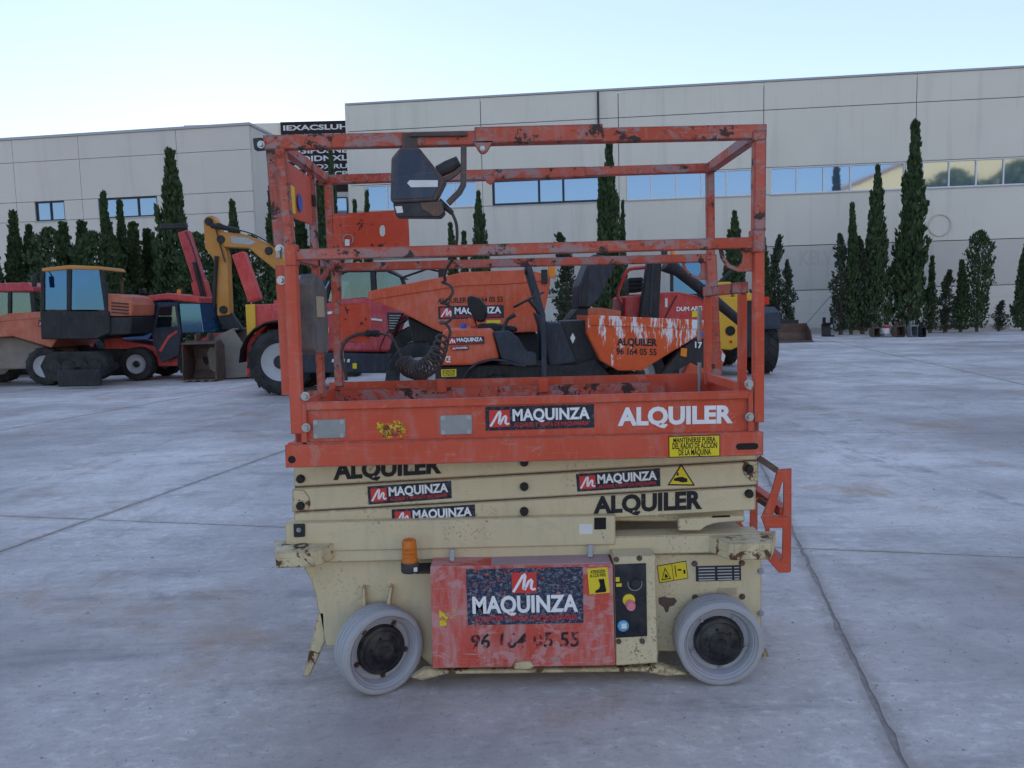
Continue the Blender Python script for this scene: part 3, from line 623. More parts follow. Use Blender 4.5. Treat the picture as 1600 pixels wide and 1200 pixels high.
# left row (in front of the greyish warehouse)
tree(262, 240, 27.5, 'cone', 'tall broad cypress overtopping its row in front of the greyish warehouse', 72, g1)
tree(361, 318, 28.5, 'cone', 'pointed cypress behind the yellow excavator arm', 46, g1, 1)
tree(424, 296, 29.5, 'slim', 'cypress at the corner of the greyish warehouse', 34, g1, 2)
lab = 'dark green cypress in the dense row before the greyish warehouse'
for k, (u, vt, wp, kd) in enumerate([(-22,352,44,'cone'),(18,334,30,'slim'),(46,356,44,'cone'),(74,360,40,'round'),(98,352,36,'slim'),(124,350,52,'cone'),(147,366,44,'round'),(163,305,26,'tall'),(189,318,26,'tall'),(176,372,50,'cone'),(204,352,40,'slim'),(229,362,34,'slim'),(306,368,46,'round'),(336,384,40,'cone'),(392,372,44,'round')]):
    tree(u, vt, 26.5+(k % 3)*.9, kd, wpx=wp*1.28, group=g1, rz=k*1.3, label={'tall': 'narrow dark cypress standing up before the wide window of the greyish warehouse', 'round': 'bushy blunt topped cypress in the dense row before the greyish warehouse', 'slim': 'slim pointed cypress in the dense row before the greyish warehouse', 'cone': 'cone shaped cypress in the dense row before the greyish warehouse'}[kd])
# in the gap and along the pale warehouse
tree(497, 284, 31, 'tall', 'cypress in front of the lettered facade, broader one of two', 46, g2, .4)
tree(466, 322, 31.5, 'slim', 'cypress seen below the sheet panel at the lift guardrail end', 44, g2, 1.4)
tree(517, 240, 33, 'tall', 'cypress in front of the lettered facade, taller slimmer one of two', 26, g2, 2.2)
for u, vt, wp, kd, l in [(555,316,18,'thin','short thin cypress below the first window of the pale warehouse'),(570,302,17,'thin','taller thin cypress below the first window of the pale warehouse'),
    (705,352,24,'slim','small cypress behind the hanging cable of the lift'),(725,364,20,'thin','thin short cypress between two bushier ones behind the cable'),(748,304,40,'cone','bushy pointed cypress above the big orange skip'),
    (884,367,44,'rag','ragged cypress behind the roll bar of the small dumper'),(950,224,40,'tall','tall forked cypress rising over the dark framed windows, main stem'),(939,270,24,'slim','lower stem of the forked cypress by the dark framed windows'),(972,318,14,'thin','bare leaning side shoot of the forked cypress'),
    (1147,334,44,'cone','cypress seen through the lift guardrail near its right post'),(1190,345,30,'slim','cypress mostly hidden behind the right post of the lift'),
    (1211,371,30,'rag','scraggly cypress with bare forks behind the big tractor tyre'),(1232,408,26,'rag','leaning short scraggly cypress behind the rusty loader bucket'),
    (1333,321,24,'slim','slim cypress leaning on the braced fence post, taller of a pair'),(1316,368,34,'rag','lower cypress at the braced fence post, shorter of a pair'),
    (1371,264,44,'cone','full bushy cypress left of the tallest one'),(1350,372,34,'rag','thin lower cypress tucked beside the full bushy cypress'),(1427,196,46,'tall','tallest cypress, reaching above the window ribbon of the pale warehouse'),
    (1456,402,16,'thin','thin sparse cypress right next to the tallest one'),(1479,424,30,'rag','sparse half bare cypress with crooked twigs'),(1504,408,24,'slim','short dark cypress next to the round topped one'),(1531,363,31,'round','round topped clipped cypress'),(1562,470,22,'rag','almost bare cypress stump with twigs beyond the round topped one'),(1603,384,34,'cone','cypress at the far end of the row beyond the bare one')]:
    tree(u, vt, 37.5-(u-500)*.0022, kd, l, wp, g2, u*.7)

for k, (x, y, h) in enumerate(HALL_TREES):
    e = thing('shade_tree', (x, y, 0), 'tall dark tree before the ochre hall, mirrored in the warehouse windows', 'tree', 'trees before the ochre hall'); e.rotation_euler.z = k
    for nm, me in (('crown', TM['round']), ('trunk', trunk_me)):
        o = bpy.data.objects.new(nm, me); COL.objects.link(o); o.parent = e; o.scale = (h*2.2, h*2.2, h) if nm == 'crown' else (h, h, h)
# ================================================================== THE SCISSOR LIFT
YN, YF = 2.80, 3.50                 # near and far guardrail planes
XL, XR = -.791, .901                # guardrail corner posts
lift = thing('scissor_lift', (.055, 3.15, 0), 'worn orange and cream electric scissor lift with guardrails, MAQUINZA and ALQUILER stickers', 'scissor lift')
def part(m, name, mat, parent=None, **k): return m.build(name, mat, lift, parent, **k)
def polyY(pts, Y, t, name, mat, parent=None, **k): return part(MB().py(PP(pts, Y), Y, Y+t), name, mat, parent, **k)
def bolt(parent, c, r=.010, d=.012, mat='bolt_steel', ax=(0,-1,0)):
    m = MB(); c = Vector(c); a = Vector(ax); m.cyl(c-a*.002, c+a*.003, r*1.5, n=12); m.cyl(c+a*.003, c+a*d, r, r*.9, n=6); return m.build('bolt', mat, lift, parent, smooth=False)
def rail_y(p0, p1, Y, t, h, name, mat='lift_rail'):      # rail in a guardrail plane between two pixels
    a, b = W3(*p0, Y), W3(*p1, Y); return part(MB().bar(a, b, t, h), name, mat, bevel=.004, seg=2)
# --- guardrail, near side
tr = rail_y((413, 224), (1196, 206.5), YN, .036, .050, 'top_rail')
part(MB().bar(W3(398, 226.5, YN), W3(412.5, 225, YN), .034, .040), 'rail_end_cap', 'black_plastic', tr, bevel=.003); bolt(tr, W3(408, 226, YN-.019), .009)
part(MB().bar(W3(742, 213.5, YN-.003), W3(941, 208.5, YN-.003), .046, .057), 'rail_sleeve', 'lift_rail', tr, bevel=.003)
for u, v in ((755, 224),):
    m = MB().py(PP([(u-17, v-4), (u+17, v-5), (u+7, v+13), (u+2, v+17), (u-4, v+17), (u-8, v+12)], YN-.026), YN-.026, YN-.022); part(m, 'rail_lug', 'lift_rail', tr, bevel=.002)
    bolt(tr, W3(u-1, v+8, YN-.026), .006, .008)
mr = rail_y((462, 398.5), (1180, 379.5), YN, .034, .040, 'mid_rail')
# posts near side
pl = part(MB().bar(W3(439, 232, YN), W3(453, 386, YN), .036, .036, (0,1,0)), 'post', 'lift_rail', bevel=.003)
part(MB().bar(W3(424.5, 236, YN+.02), W3(436.5, 384, YN+.02), .040, .006, (0,1,0)), 'post_flange', 'lift_rail', pl, bevel=.001)
polyY([(443, 383), (461, 381), (463, 415), (446, 416)], YN-.024, .05, 'post_sleeve', 'lift_orange', pl, bevel=.003)
part(MB().bar(W3(455, 414, YN), W3(466, 677, YN), .044, .040, (0,1,0)), 'post', 'lift_orange', bevel=.004, seg=2)
part(MB().bar(W3(440, 414, YN+.022), W3(450.5, 617, YN+.022), .046, .006, (0,1,0)), 'post_flange', 'lift_orange', pl, bevel=.001)
for u, v in ((437, 389), (439.5, 438)): bolt(pl, W3(u, v, YN+.018), .011, .016)
part(MB().box(*[c for ab in zip(W3(431.5, 404, YN-.002), W3(440, 393, YN+.016)) for c in ab]), 'latch_block', 'steel_grey', pl, bevel=.002)
prr = part(MB().bar(W3(1186, 204, YN), W3(1184.5, 360, YN), .042, .040, (0,1,0)), 'post', 'lift_rail', bevel=.003)
polyY([(1176, 359), (1196, 358), (1196, 394), (1177, 395)], YN-.025, .05, 'post_sleeve', 'lift_rail', prr, bevel=.003)
part(MB().bar(W3(1184.5, 393, YN), W3(1184, 659, YN), .036, .040, (0,1,0)), 'post', 'lift_orange', bevel=.004, seg=2)
polyY([(1176, 205), (1197, 203), (1197, 218), (1177, 220)], YN-.024, .05, 'corner_cap', 'lift_rail', prr, bevel=.003)
# far side
tf = rail_y((497, 281.5), (1116, 262.5), YF, .034, .040, 'top_rail')
part(MB().bar(W3(640, 277.5, YF-.002), W3(915, 269.5, YF-.002), .042, .046), 'rail_sleeve', 'lift_rail', tf, bevel=.003)
part(MB().bar(W3(484, 281.5, YF-.01), W3(496.5, 281, YF-.01), .030, .034), 'rail_end_cap', 'black_plastic', tf); bolt(tf, W3(490, 280, YF-.028), .009)
u, v = 766, 276; m = MB().py(PP([(u-13, v-2), (u+13, v-3), (u+5, v+10), (u, v+13), (u-5, v+10)], YF-.026), YF-.026, YF-.022); part(m, 'rail_lug', 'lift_rail', tf)
rail_y((517, 418), (1112, 403), YF, .030, .038, 'mid_rail')
for p0, p1, wd in (((513, 284), (518, 396), .034), ((524, 396), (531, 604), .040), ((1109, 262), (1110, 400), .034), ((1110, 398), (1119, 600), .048)):
    part(MB().bar(W3(*p0, YF), W3(*p1, YF), wd, .036, (0,1,0)), 'post', 'lift_rail', bevel=.003)
# right end: top and mid cross rails, gate
def end_bar(p0, p1, X, wd, ht, name, mat='lift_rail', parent=None):
    a = (X, *PX(*p0, X)); b = (X, *PX(*p1, X)); return part(MB().bar(a, b, wd, ht), name, mat, parent, bevel=.003)
part(MB().bar((XR-.002, YN+.02, 2.029), (XR-.002, YF-.02, 2.029), .036, .042), 'end_rail', 'lift_rail', bevel=.003)
part(MB().bar((XL-.015, YN+.02, 2.029), (XL-.015, YF-.02, 2.029), .034, .040), 'end_rail', 'lift_rail', bevel=.003)
gt = part(MB().bar((XR-.03, 2.87, 1.487), (XR-.03, 3.44, 1.487), .028, .042), 'gate_bar', 'lift_rail', bevel=.003)
for y in (2.90, 3.41): part(MB().box(XR-.044, XR-.016, y-.017, y+.017, 1.075, 1.466), 'gate_stile', 'lift_orange', gt, bevel=.003)
part(MB().box(XR-.040, XR-.020, 2.918, 3.392, 1.09, 1.13), 'gate_bar', 'lift_orange', gt, bevel=.003)
for z0, z1 in ((1.27, 1.42), (1.02, 1.17)):
    part(MB().cyl((XR-.055, 3.455, z0), (XR-.055, 3.455, z1), .009, n=10), 'hinge', 'steel_grey', gt, smooth=True)
# D-shaped corner gussets with a hand hole
def gusset(pts_o, pts_i, Y, mat='lift_rail'):
    part(MB().ring_y(PP(pts_o, Y), PP(pts_i, Y), Y, Y+.006), 'gusset', mat, bevel=.001)
gusset([(1123,388),(1150,387),(1176,386),(1176,404),(1176,424),(1153,425),(1136,418),(1126,403)], [(1130,391),(1145,389.5),(1157,389),(1160,398),(1159,410),(1152,417.5),(1141,413),(1133,402)], YN-.003)
gusset([(1064,404),(1085,402),(1111,401),(1111,418),(1110,437),(1090,437),(1076,430),(1067,417)], [(1070,412),(1082,408),(1092,407),(1095,414),(1095,425),(1091,432),(1081,429),(1073,420)], YF-.003)
m = MB(); arc = [(499,405),(508,408),(511,418),(509,428),(503,436),(497,441)]
m.tube([W3(u, v, 3.30) for u, v in arc], .012, 8); part(m, 'grab_loop', 'lift_rail', smooth=True)
# left end: sheet panel, posts, document holder
Xe = XL-.005
q = [(Xe, *PX(u, v, Xe)) for u, v in ((448, 251), (488, 279), (490, 353), (457, 340))]
pn = part(MB().hexa(q, [(x-.004, y, z) for x, y, z in q]), 'end_panel', 'lift_panel', bevel=.001)
m = MB(); yb, zb_ = PX(467, 317, Xe); m.lathe([(.001, .006), (.033, .006), (.033, .004), (.001, .004)], (Xe, yb, zb_), (1,0,0), 24); part(m, 'round_sticker', 'blue_label', pn)
yb, zb_ = PX(455.5, 312, Xe); part(MB().box(Xe+.003, Xe+.005, yb-.03, yb+.03, zb_-.05, zb_+.05), 'sticker', 'yellow_label', pn)
part(MB().bar((Xe, 3.20, 2.0), (Xe, 3.20, 1.08), .030, .030, (0,1,0)), 'post', 'lift_rail', bevel=.003)
part(MB().bar((Xe, YN+.02, 1.642), (Xe, YF-.02, 1.642), .030, .036), 'end_rail', 'lift_rail', bevel=.003)
Xd = XL+.015
qd = [(u, v) for u, v in ((466, 446), (497, 449), (501, 551), (470, 556))]
q = [(Xd, *PX(u, v, Xd)) for u, v in qd]
y0, y1 = 2.90, 3.14; z1, z0 = PX(481, 449, Xd)[1], PX(484, 553, Xd)[1]
dh = part(MB().px([(y0, z0+.02), (y0+.03, z0), (y1-.02, z0-.005), (y1, z0+.02), (y1, z1-.01), (y1-.06, z1+.035), (y0+.07, z1+.05), (y0, z1+.01)], Xd-.02, Xd+.035), 'document_holder', 'doc_grey', bevel=.004)
part(MB().box(Xd+.036, Xd+.038, 2.955, 3.075, z1-.115, z1-.035), 'label_plate', 'tan_label', dh)
# far side sheet panels
fp = part(MB().ring_y(PP([(520,334),(558,332),(597,330),(637,328),(639,357),(640,388),(600,389),(560,390),(521,390),(520,362)], YF-.02),
                      PP([(593,356),(594.5,353),(597,351.5),(600,352.5),(601.5,356),(601.5,365),(600,368.5),(597,369.5),(594.5,368),(593,364)], YF-.02), YF-.02, YF-.016), 'far_panel', 'lift_panel', bevel=.0008)
m = MB(); m.torus(W3(544, 374, YF-.03), (0,1,0), .022, .0025, 20, 6); part(m, 'key_ring', 'steel_grey', fp)
polyY([(539,374),(546,374),(546,384),(539,384)], YF-.034, .004, 'key_tag', 'white_label', fp)
op = polyY([(530,475),(577,473),(578,534),(532,536)], YF-.03, .028, 'outlet_plate', 'lift_panel', bevel=.002)
# --- platform
pf = polyY([(445,695),(1193,674),(1193,711.5),(446,731)], 2.775, .006, 'skirt', 'lift_orange', bevel=.002)
zs_b = P(800, 721, 2.775)[1]; zs_t = P(800, 685, 2.775)[1]
xl, xr = P(446, 715, 2.775)[0], P(1193, 690, 2.775)[0]
part(MB().box(xl+.004, xr-.004, 2.782, 3.518, zs_b+.02, zs_t-.004), 'deck', 'lift_orange', pf)
part(MB().box(xl, xr, 3.52, 3.526, zs_b, zs_t), 'skirt', 'lift_orange', bevel=.002)
part(MB().box(xl+.01, xr-.01, 2.782, 2.80, zs_t-.003, zs_t+.003), 'skirt_ledge', 'lift_orange', pf)
toe = polyY([(473,636),(1176,613),(1180,676),(478,694)], 2.800, .005, 'toe_board', 'lift_orange', bevel=.001)
polyY([(471,629),(1175,610.5),(1175.5,623),(472,642)], 2.786, .02, 'toe_lip', 'lift_orange', toe, bevel=.003)
zt0 = P(800, 687, 2.8)[1]; zt1 = P(820, 619, 2.79)[1]
tfb = part(MB().box(P(515, 600, YF)[0], P(1118, 600, YF)[0], YF-.012, YF-.006, zt0, P(800, 590, YF)[1]), 'toe_board', 'lift_orange', bevel=.001)
part(MB().box(P(480, 620, 3.44)[0], P(1040, 610, 3.44)[0], 3.44, 3.446, zt0, P(780, 603, 3.44)[1]), 'inner_toe_board', 'lift_rail', tfb, bevel=.001)
for X, sgn in ((XL-.01, 1), (XR+.002, -1)):
    part(MB().box(X-.003, X+.003, 2.806, 3.485, zt0, zt1-.01), 'toe_board', 'lift_orange', bevel=.001)
for u in (690, 849):    # small clips on the far toe board
    part(MB().box(P(u, 600, 3.435)[0]-.022, P(u, 600, 3.435)[0]+.022, 3.425, 3.438, P(u, 606, 3.435)[1]-.02, P(u, 592, 3.435)[1]), 'toe_clip', 'lift_orange', tfb, bevel=.002)
# end brackets of the toe board
polyY([(470,622),(478,634),(480,700),(484,708),(478,712),(471,690)], 2.782, .012, 'bracket', 'lift_orange', bevel=.002)
polyY([(1170,618),(1177,606),(1178,668),(1178,676),(1173,690),(1169,676)], 2.782, .012, 'bracket', 'lift_orange', bevel=.002)
for u, v in ((477, 619), (478.5, 668), (1170, 600), (1171, 651)): bolt(toe, W3(u, v, 2.782), .011, .018)
for q in ([(488,656),(540,654.5),(540,684),(489,686)], [(687,649),(738,647.5),(738,678.5),(688,680)]):
    pt = polyY(q, 2.7965, .003, 'cover_plate', 'steel_grey', toe, bevel=.0015)
    for a in (.1, .9):
        for b in (.14, .86): bolt(pt, W3(*bil(q, a, b), 2.7965), .006, .006)
m = MB(); cxx, czz = P(456, 718, 2.775); m.lathe([(.001, 0), (.014, 0), (.014, .002), (.001, .002)], (cxx, 2.7735, czz), (0,1,0), 18); part(m, 'hole', 'ink_black', pf)
sl = []
for k in range(14):
    a = math.pi*(k/6.0-.5) if k < 7 else math.pi*((k-7)/6.0+.5)
    sl.append((1167.5+(12.5 if k < 7 else -12.5)+5*math.cos(a), 697.5+(-.4 if k < 7 else .4)+5*math.sin(a)))
part(MB().py(PP(sl, 2.7735), 2.7735, 2.7745), 'slot', 'ink_black', pf)
# stickers on the platform
text_on(lift, toe, 'ALQUILER', q3([(965,638.5),(1145,634.5),(1145,659.5),(965,664)], 2.7995), 'print_white', .045)
brand_sign(lift, toe, q3([(758,636),(928,631.5),(928.5,668),(759,673)], 2.7993))
yq = q3([(1044.5,681.5),(1125,679),(1125,713),(1045,715)], 2.7743); yp = plate_on(lift, pf, yq, 'ink_black', 'warning_sign', .0008)
plate_on(lift, yp, sub(yq, .015, .985, .04, .96), 'yellow_label', 'sign_face', .0008, .0009)
for s, b0, b1, a0, a1 in (('MANTENERSE FUERA', .69, .91, .09, .91), ('DEL RADIO DE ACCIÓN', .40, .66, .07, .94), ('DE LA MÁQUINA', .10, .36, .19, .82)):
    text_on(lift, yp, s, sub(yq, a0, a1, b0, b1), 'ink_black', .025, lift=.0022)
yq = q3([(589,660),(634,656),(635,683),(590,687)], 2.7993); st = plate_on(lift, toe, yq, 'sticker_yellow_worn', 'sticker')
text_on(lift, st, 'DEL RADIO DE ACCIÓN', sub(yq, .04, .92, .50, .78), 'print_black_worn', .02, lift=.002); text_on(lift, st, 'DE LA MÁQUINA', sub(yq, .2, .85, .16, .42), 'print_black_worn', .02, lift=.002)
# --- scissor pack
YA = 2.895
arms = [[(459,722),(1183,700),(1183,718.5),(459,760.5)], [(459,763),(1183,721),(1183,757.5),(459,799)], [(459,801.5),(1181,760),(1181,797),(459,838)]]
for q in ([(461,759),(1181,717),(1181,722),(461,764)], [(461,797.5),(1180,756.5),(1180,761),(461,802.5)]): polyY(q, YA+.006, .03, 'rusty_seam', 'rust')
arm_o = []
for k, q in enumerate(arms):
    a = polyY(q, YA, .045, 'scissor_arm', 'lift_cream', bevel=.003); arm_o.append(a)
    pts = PP(q, YA); part(MB().py(pts, 3.36, 3.405), 'scissor_arm', 'lift_cream', bevel=.003)
    # inner arms at the opposite slope
    x0, x1 = pts[0][0]+.03, pts[1][0]-.03; za, zb2 = pts[1][1], pts[0][1]; hh = .085
    for y in (2.945, 3.31): part(MB().py([(x0, za-.01), (x1, zb2-.01), (x1, zb2-.01-hh), (x0, za-.01-hh)], y, y+.045), 'inner_arm', 'lift_cream', bevel=.003)
for u, v, pa in ((470,748,0),(470,790,1),(819,722,0),(819,760,1),(819,798.5,2),(1170,732,1),(1170,771,2)):
    x, y, z = W3(u, v, YA); m = MB(); m.cyl((x, y-.004, z), (x, y+.51, z), .017, n=16); m.lathe([(.0165, -.004), (.0165, -.010), (.013, -.018), (.001, -.019)], (x, y, z), (0,1,0), 16)
    part(m, 'pivot_pin', 'bolt_black', arm_o[pa], smooth=True)
for q in ([(457,765),(475,766),(483,777),(485,788),(481,797),(457,800)], [(1164,720),(1185,721),(1185,752),(1174,752),(1163,742),(1160,732)]):
    polyY(q, YA-.004, .004, 'pin_plate', 'lift_cream_rusty', arm_o[1], bevel=.001)
text_on(lift, arm_o[0], 'ALQUILER', q3([(521,722.5),(690,714),(690,738),(521,748.5)], YA-.0005), 'print_black', .045)
text_on(lift, arm_o[2], 'ALQUILER', q3([(927,777.5),(1097,767.5),(1097,793.5),(927,801.5)], YA-.0005), 'print_black', .045)
brand_sign(lift, arm_o[1], q3([(574,760),(705,751),(706,778.5),(576,788.5)], YA-.0005))
brand_sign(lift, arm_o[2], q3([(612,796),(742,788),(743,816),(613,824)], YA-.0005))
brand_sign(lift, arm_o[1], q3([(900,740.5),(1031,731.5),(1032,759.5),(902,768.5)], YA-.0005))
tq = [(1064.5,724.5),(1086,759),(1043,758.5)]
m = MB().py(PP(tq, YA-.0015), YA-.0015, YA-.0005); ts = part(m, 'warning_triangle', 'ink_black', arm_o[1])
part(MB().py(PP([(1064.5,728.5),(1082.5,756.8),(1046.5,756.3)], YA-.0025), YA-.0025, YA-.0016), 'sign_face', 'yellow_label', ts)
part(MB().py(PP([(1053,748),(1060,745.5),(1066,745),(1074,748),(1074,753),(1066,754),(1060,752),(1053,751)], YA-.0033), YA-.0033, YA-.0026), 'hand_symbol', 'ink_black', ts)
part(MB().py(PP([(1058,738),(1060,738),(1060,741),(1061.5,741),(1059,744),(1056.5,741),(1058,741)], YA-.0033), YA-.0033, YA-.0026), 'arrow_symbol', 'ink_black', ts)
# --- base frame
bf = polyY([(445,817),(962,805),(962,852),(521,862),(446,864)], 2.865, .06, 'base_beam', 'lift_cream', bevel=.006, seg=2)
polyY([(928.5,809),(947,808.5),(947,827),(928.5,827.5)], 2.8635, .001, 'slot', 'ink_black', bf)
polyY([(905,819),(926,818.5),(926,834),(905,834.5)], 2.864, .001, 'sticker', 'white_label', bf)
polyY([(458,819),(476,818.5),(476,839),(459,840)], 2.857, .008, 'bump_stop', 'black_plastic', bf, bevel=.003); bolt(bf, W3(467, 828, 2.857), .006)
xb0, xb1 = P(448, 850, 2.87)[0], P(1194, 850, 2.87)[0]
zt_, zb3 = P(1050, 836, 2.872)[1], P(1050, 866, 2.872)[1]
lb = part(MB().box(xb0, xb1-.01, 2.872, 2.965, zb3, zt_), 'lower_beam', 'lift_cream', bevel=.004)
part(MB().box(xb0, xb1-.01, 3.34, 3.435, zb3, zt_+.06), 'base_beam', 'lift_cream', bevel=.004)
polyY([(1059,810),(1163,804.5),(1164,814),(1135,816),(1117,818),(1104,822),(1094,829),(1060,829.5)], 2.875, .012, 'guide_bracket', 'lift_cream', lb, bevel=.002)
polyY([(1113,806),(1141,805),(1141,808),(1113,809)], 2.8735, .001, 'slot', 'ink_black', lb)
# lugs at both ends
def lug(tops, zt, th, name, ringpx=None):
    pts = [G(u, v, zt) for u, v in tops]; o = part(MB().pz(pts, zt-th, zt), name, 'lift_cream_rusty', bevel=.006, seg=2); return o
zl1 = P(470, 861, 2.77)[1]
l1 = part(MB().pz([(P(430, 862, 2.765)[0], 2.765), (P(489, 862, 2.765)[0], 2.765), (P(503, 858, 2.79)[0], 2.795), (P(528, 850, 2.88)[0], 2.90), (P(432, 855, 2.9)[0]-.015, 2.92)], zl1-.062, zl1), 'tie_down_lug', 'lift_cream_rusty', bevel=.005, seg=2)
m = MB(); a = P(470, 856, 2.83)[0]; m.lathe([(.028, .0), (.018, .0), (.018, .002), (.028, .002)], (a, 2.835, zl1+.0005), (0,0,1), 20, closed=True); part(m, 'lug_hole', 'rust', l1)
zl2 = P(1170, 848, 2.77)[1]
part(MB().pz([(P(1140, 848, 2.765)[0], 2.775), (P(1148, 848, 2.765)[0], 2.765), (P(1205, 848, 2.765)[0], 2.765), (P(1203, 840, 2.9)[0]+.03, 2.92), (P(1104, 840, 2.85)[0], 2.90)], zl2-.065, zl2), 'tie_down_lug', 'lift_cream_rusty', bevel=.005, seg=2)
# chassis side plates and body
YP = 2.90
ch = polyY([(472,866),(1190,866),(1190,1000),(1186,1018),(1062,1018),(1030,1018),(1028,1030),(672,1040),(640,1008),(509,1010),(500,960),(496,950),(493,930),(487,908),(476,890)], YP, .012, 'side_plate', 'lift_cream', bevel=.002)
z_b = P(700, 1035, YP)[1]
part(MB().box(P(520, 950, YP)[0], P(1175, 950, YP)[0], YP+.014, 3.385, .125, zb3+.05), 'chassis_body', 'lift_cream', ch)
part(MB().py(PP([(472,866),(1190,866),(1190,1000),(1186,1018),(672,1040),(640,1008),(509,1010),(496,950),(487,908),(476,890)], YP), 3.388, 3.40), 'side_plate', 'lift_cream', bevel=.002)
polyY([(497,958),(506,957),(508,1003),(484,1056),(473,1058)], 2.90, .022, 'guard_leg', 'lift_cream_rusty', bevel=.003)
polyY([(1190,1005),(1199,1018),(1207,1046),(1197,1048),(1190,1030)], 3.0, .022, 'guard_leg', 'lift_cream_rusty', bevel=.003)
for q in ([(566,918),(570,919),(572,955),(565,955)], [(609,916),(613,918),(609,950),(601,950)]): polyY(q, 2.865, .034, 'rib', 'lift_cream', ch, bevel=.001)
# pothole guard under the chassis
polyY([(641,1059),(664,1045),(690,1047),(1000,1043),(1030,1038),(1077,1054),(1044,1057),(1000,1050),(695,1054),(660,1064)], 2.80, .03, 'pothole_guard', 'lift_cream_rusty', bevel=.003)
# battery door
Yd = 2.768
dr = polyY([(672,885),(957.5,882),(961.5,1040),(675.5,1044.5)], Yd, .13, 'battery_door', 'door_red', bevel=.004, seg=2)
zdt = P(800, 884, Yd)[1]; part(MB().box(P(675, 885, Yd)[0], P(955, 883, Yd)[0], Yd+.006, YP-.006, zdt-.003, zdt+.002), 'door_top', 'door_dust', dr)
brand_sign(lift, dr, q3([(728,889.5),(910.5,885.5),(911.5,973),(731,977)], Yd-.0005), True, True)
text_on(lift, dr, '96 164 05 55', q3([(736,991),(905,987.5),(905,1009.5),(734,1013)], Yd-.0005), 'print_black_worn', .02)
yq = q3([(917.5,888.5),(949,886),(953,926),(921,928.5)], Yd-.0005); yp = plate_on(lift, dr, yq, 'yellow_label', 'warning_sign')
text_on(lift, yp, 'ATENCIÓN', sub(yq, .14, .86, .80, .92), 'ink_black', .02, lift=.002); text_on(lift, yp, 'A LOS PIES', sub(yq, .10, .88, .66, .77), 'ink_black', .02, lift=.002)
n_ = Vector((0, -1, 0))
m = MB(); m.add([tuple(Vector(bil(yq, a, b))+n_*.002) for a, b in ((.50,.56),(.78,.56),(.80,.30),(.84,.10),(.78,.04),(.30,.04),(.30,.12),(.50,.20),(.56,.34))], [tuple(range(9))]); part(m, 'boot_symbol', 'ink_black', yp)
yq = q3([(686,954),(719,952),(719,976),(687,978)], Yd-.0005); plate_on(lift, dr, yq, 'sticker_yellow_worn')
for (u, v) in ((706, 878), (922, 871)): part(MB().bar(W3(u, v, 2.835), W3(u+1, v-20, 2.85), .020, .010, (0,1,0)), 'latch', 'steel_grey', dr, bevel=.002)
polyY([(800,1041),(805,1036),(812,1033),(828,1033),(833,1037),(836,1041),(830,1046),(806,1046)], Yd-.004, .004, 'latch_plate', 'lift_cream_rusty', dr, bevel=.001)
# ground control station
cp = polyY([(958.5,869),(1024,867.5),(1028,1036),(962,1040.5)], 2.780, .118, 'control_housing', 'lift_cream', bevel=.004, seg=2)
bp = polyY([(960,882),(1009.5,880),(1011.5,994),(962.5,997)], 2.777, .003, 'control_panel', 'black_panel', cp, bevel=.001)
def knob(u, v, r, d, mat, name, prof=None):
    x, y, z = W3(u, v, 2.777); m = MB(); m.lathe(prof or [(r*1.02, 0), (r, -d*.7), (r*.85, -d), (.0005, -d)], (x, y, z), (0,1,0), 20); return part(m, name, mat, bp, smooth=True)
knob(982.5, 937.5, .023, .006, 'yellow_label', 'stop_collar'); knob(984, 943, .018, .034, 'pink_knob', 'stop_button')
knob(973.5, 977.5, .021, .008, 'blue_gauge', 'gauge'); knob(993, 910, .017, .014, 'black_plastic', 'key_switch'); knob(998.5, 980, .007, .003, 'bolt_black', 'socket')
polyY([(971,974.5),(979,974),(979,982),(971,982.5)], 2.7685, .0005, 'display', 'white_label', bp)
for q in ([(962,902),(968,902),(968,909),(962,909)], [(963,912),(971.5,911.5),(971.5,916.5),(963,917)]): polyY(q, 2.7755, .001, 'label', 'yellow_label', bp)
m = MB(); m.torus(W3(992, 912, 2.776), (0,1,0), .026, .0012, 24, 4, .4, 4.2); part(m, 'dial_marks', 'pale_ink', bp)
for u, v in ((966.5,1002),(1003.5,1001.5),(963,874),(999,872)): bolt(cp, W3(u, v, 2.78), .007, .006, 'rust')
# decals on the right of the side plate
yq = q3([(1026.5,884),(1072,876),(1075.5,903.5),(1030,911)], YP-.0005); yp = plate_on(lift, ch, yq, 'ink_black', 'warning_sign', .0008)
for a0, a1 in ((.02, .49), (.51, .98)): plate_on(lift, yp, sub(yq, a0, a1, .04, .96), 'yellow_label', 'sign_face', .0006, .0009)
def sym(q, pts, parent, mat='ink_black', lift_=.002):
    m = MB(); m.add([tuple(Vector(bil(q, a, b))+n_*lift_) for a, b in pts], [tuple(range(len(pts)))]); return part(m, 'symbol', mat, parent)
sym(yq, [(.09,.14),(.42,.14),(.255,.84)], yp); sym(yq, [(.125,.20),(.385,.20),(.255,.72)], yp, 'yellow_label', .0026); sym(yq, [(.2,.26),(.33,.26),(.29,.42),(.24,.50)], yp, 'ink_black', .0032)
sym(yq, [(.585,.2),(.615,.2),(.615,.85),(.585,.85)], yp); sym(yq, [(.68,.52),(.80,.50),(.80,.60),(.68,.62)], yp); sym(yq, [(.86,.30),(.93,.30),(.93,.52),(.86,.52)], yp)
yq = q3([(1087,884.5),(1157.5,883),(1158,906.5),(1087.5,908.5)], YP-.001); dp = plate_on(lift, ch, yq, 'data_plate', 'data_plate', .0012)
for b in (.86, .66, .46, .26, .10):
    for a0, a1 in ((.06, .42), (.48, .80), (.85, .96)): sym(yq, [(a0, b-.045), (a1, b-.045), (a1, b+.03), (a0, b+.03)], dp, 'pale_ink', .0016)
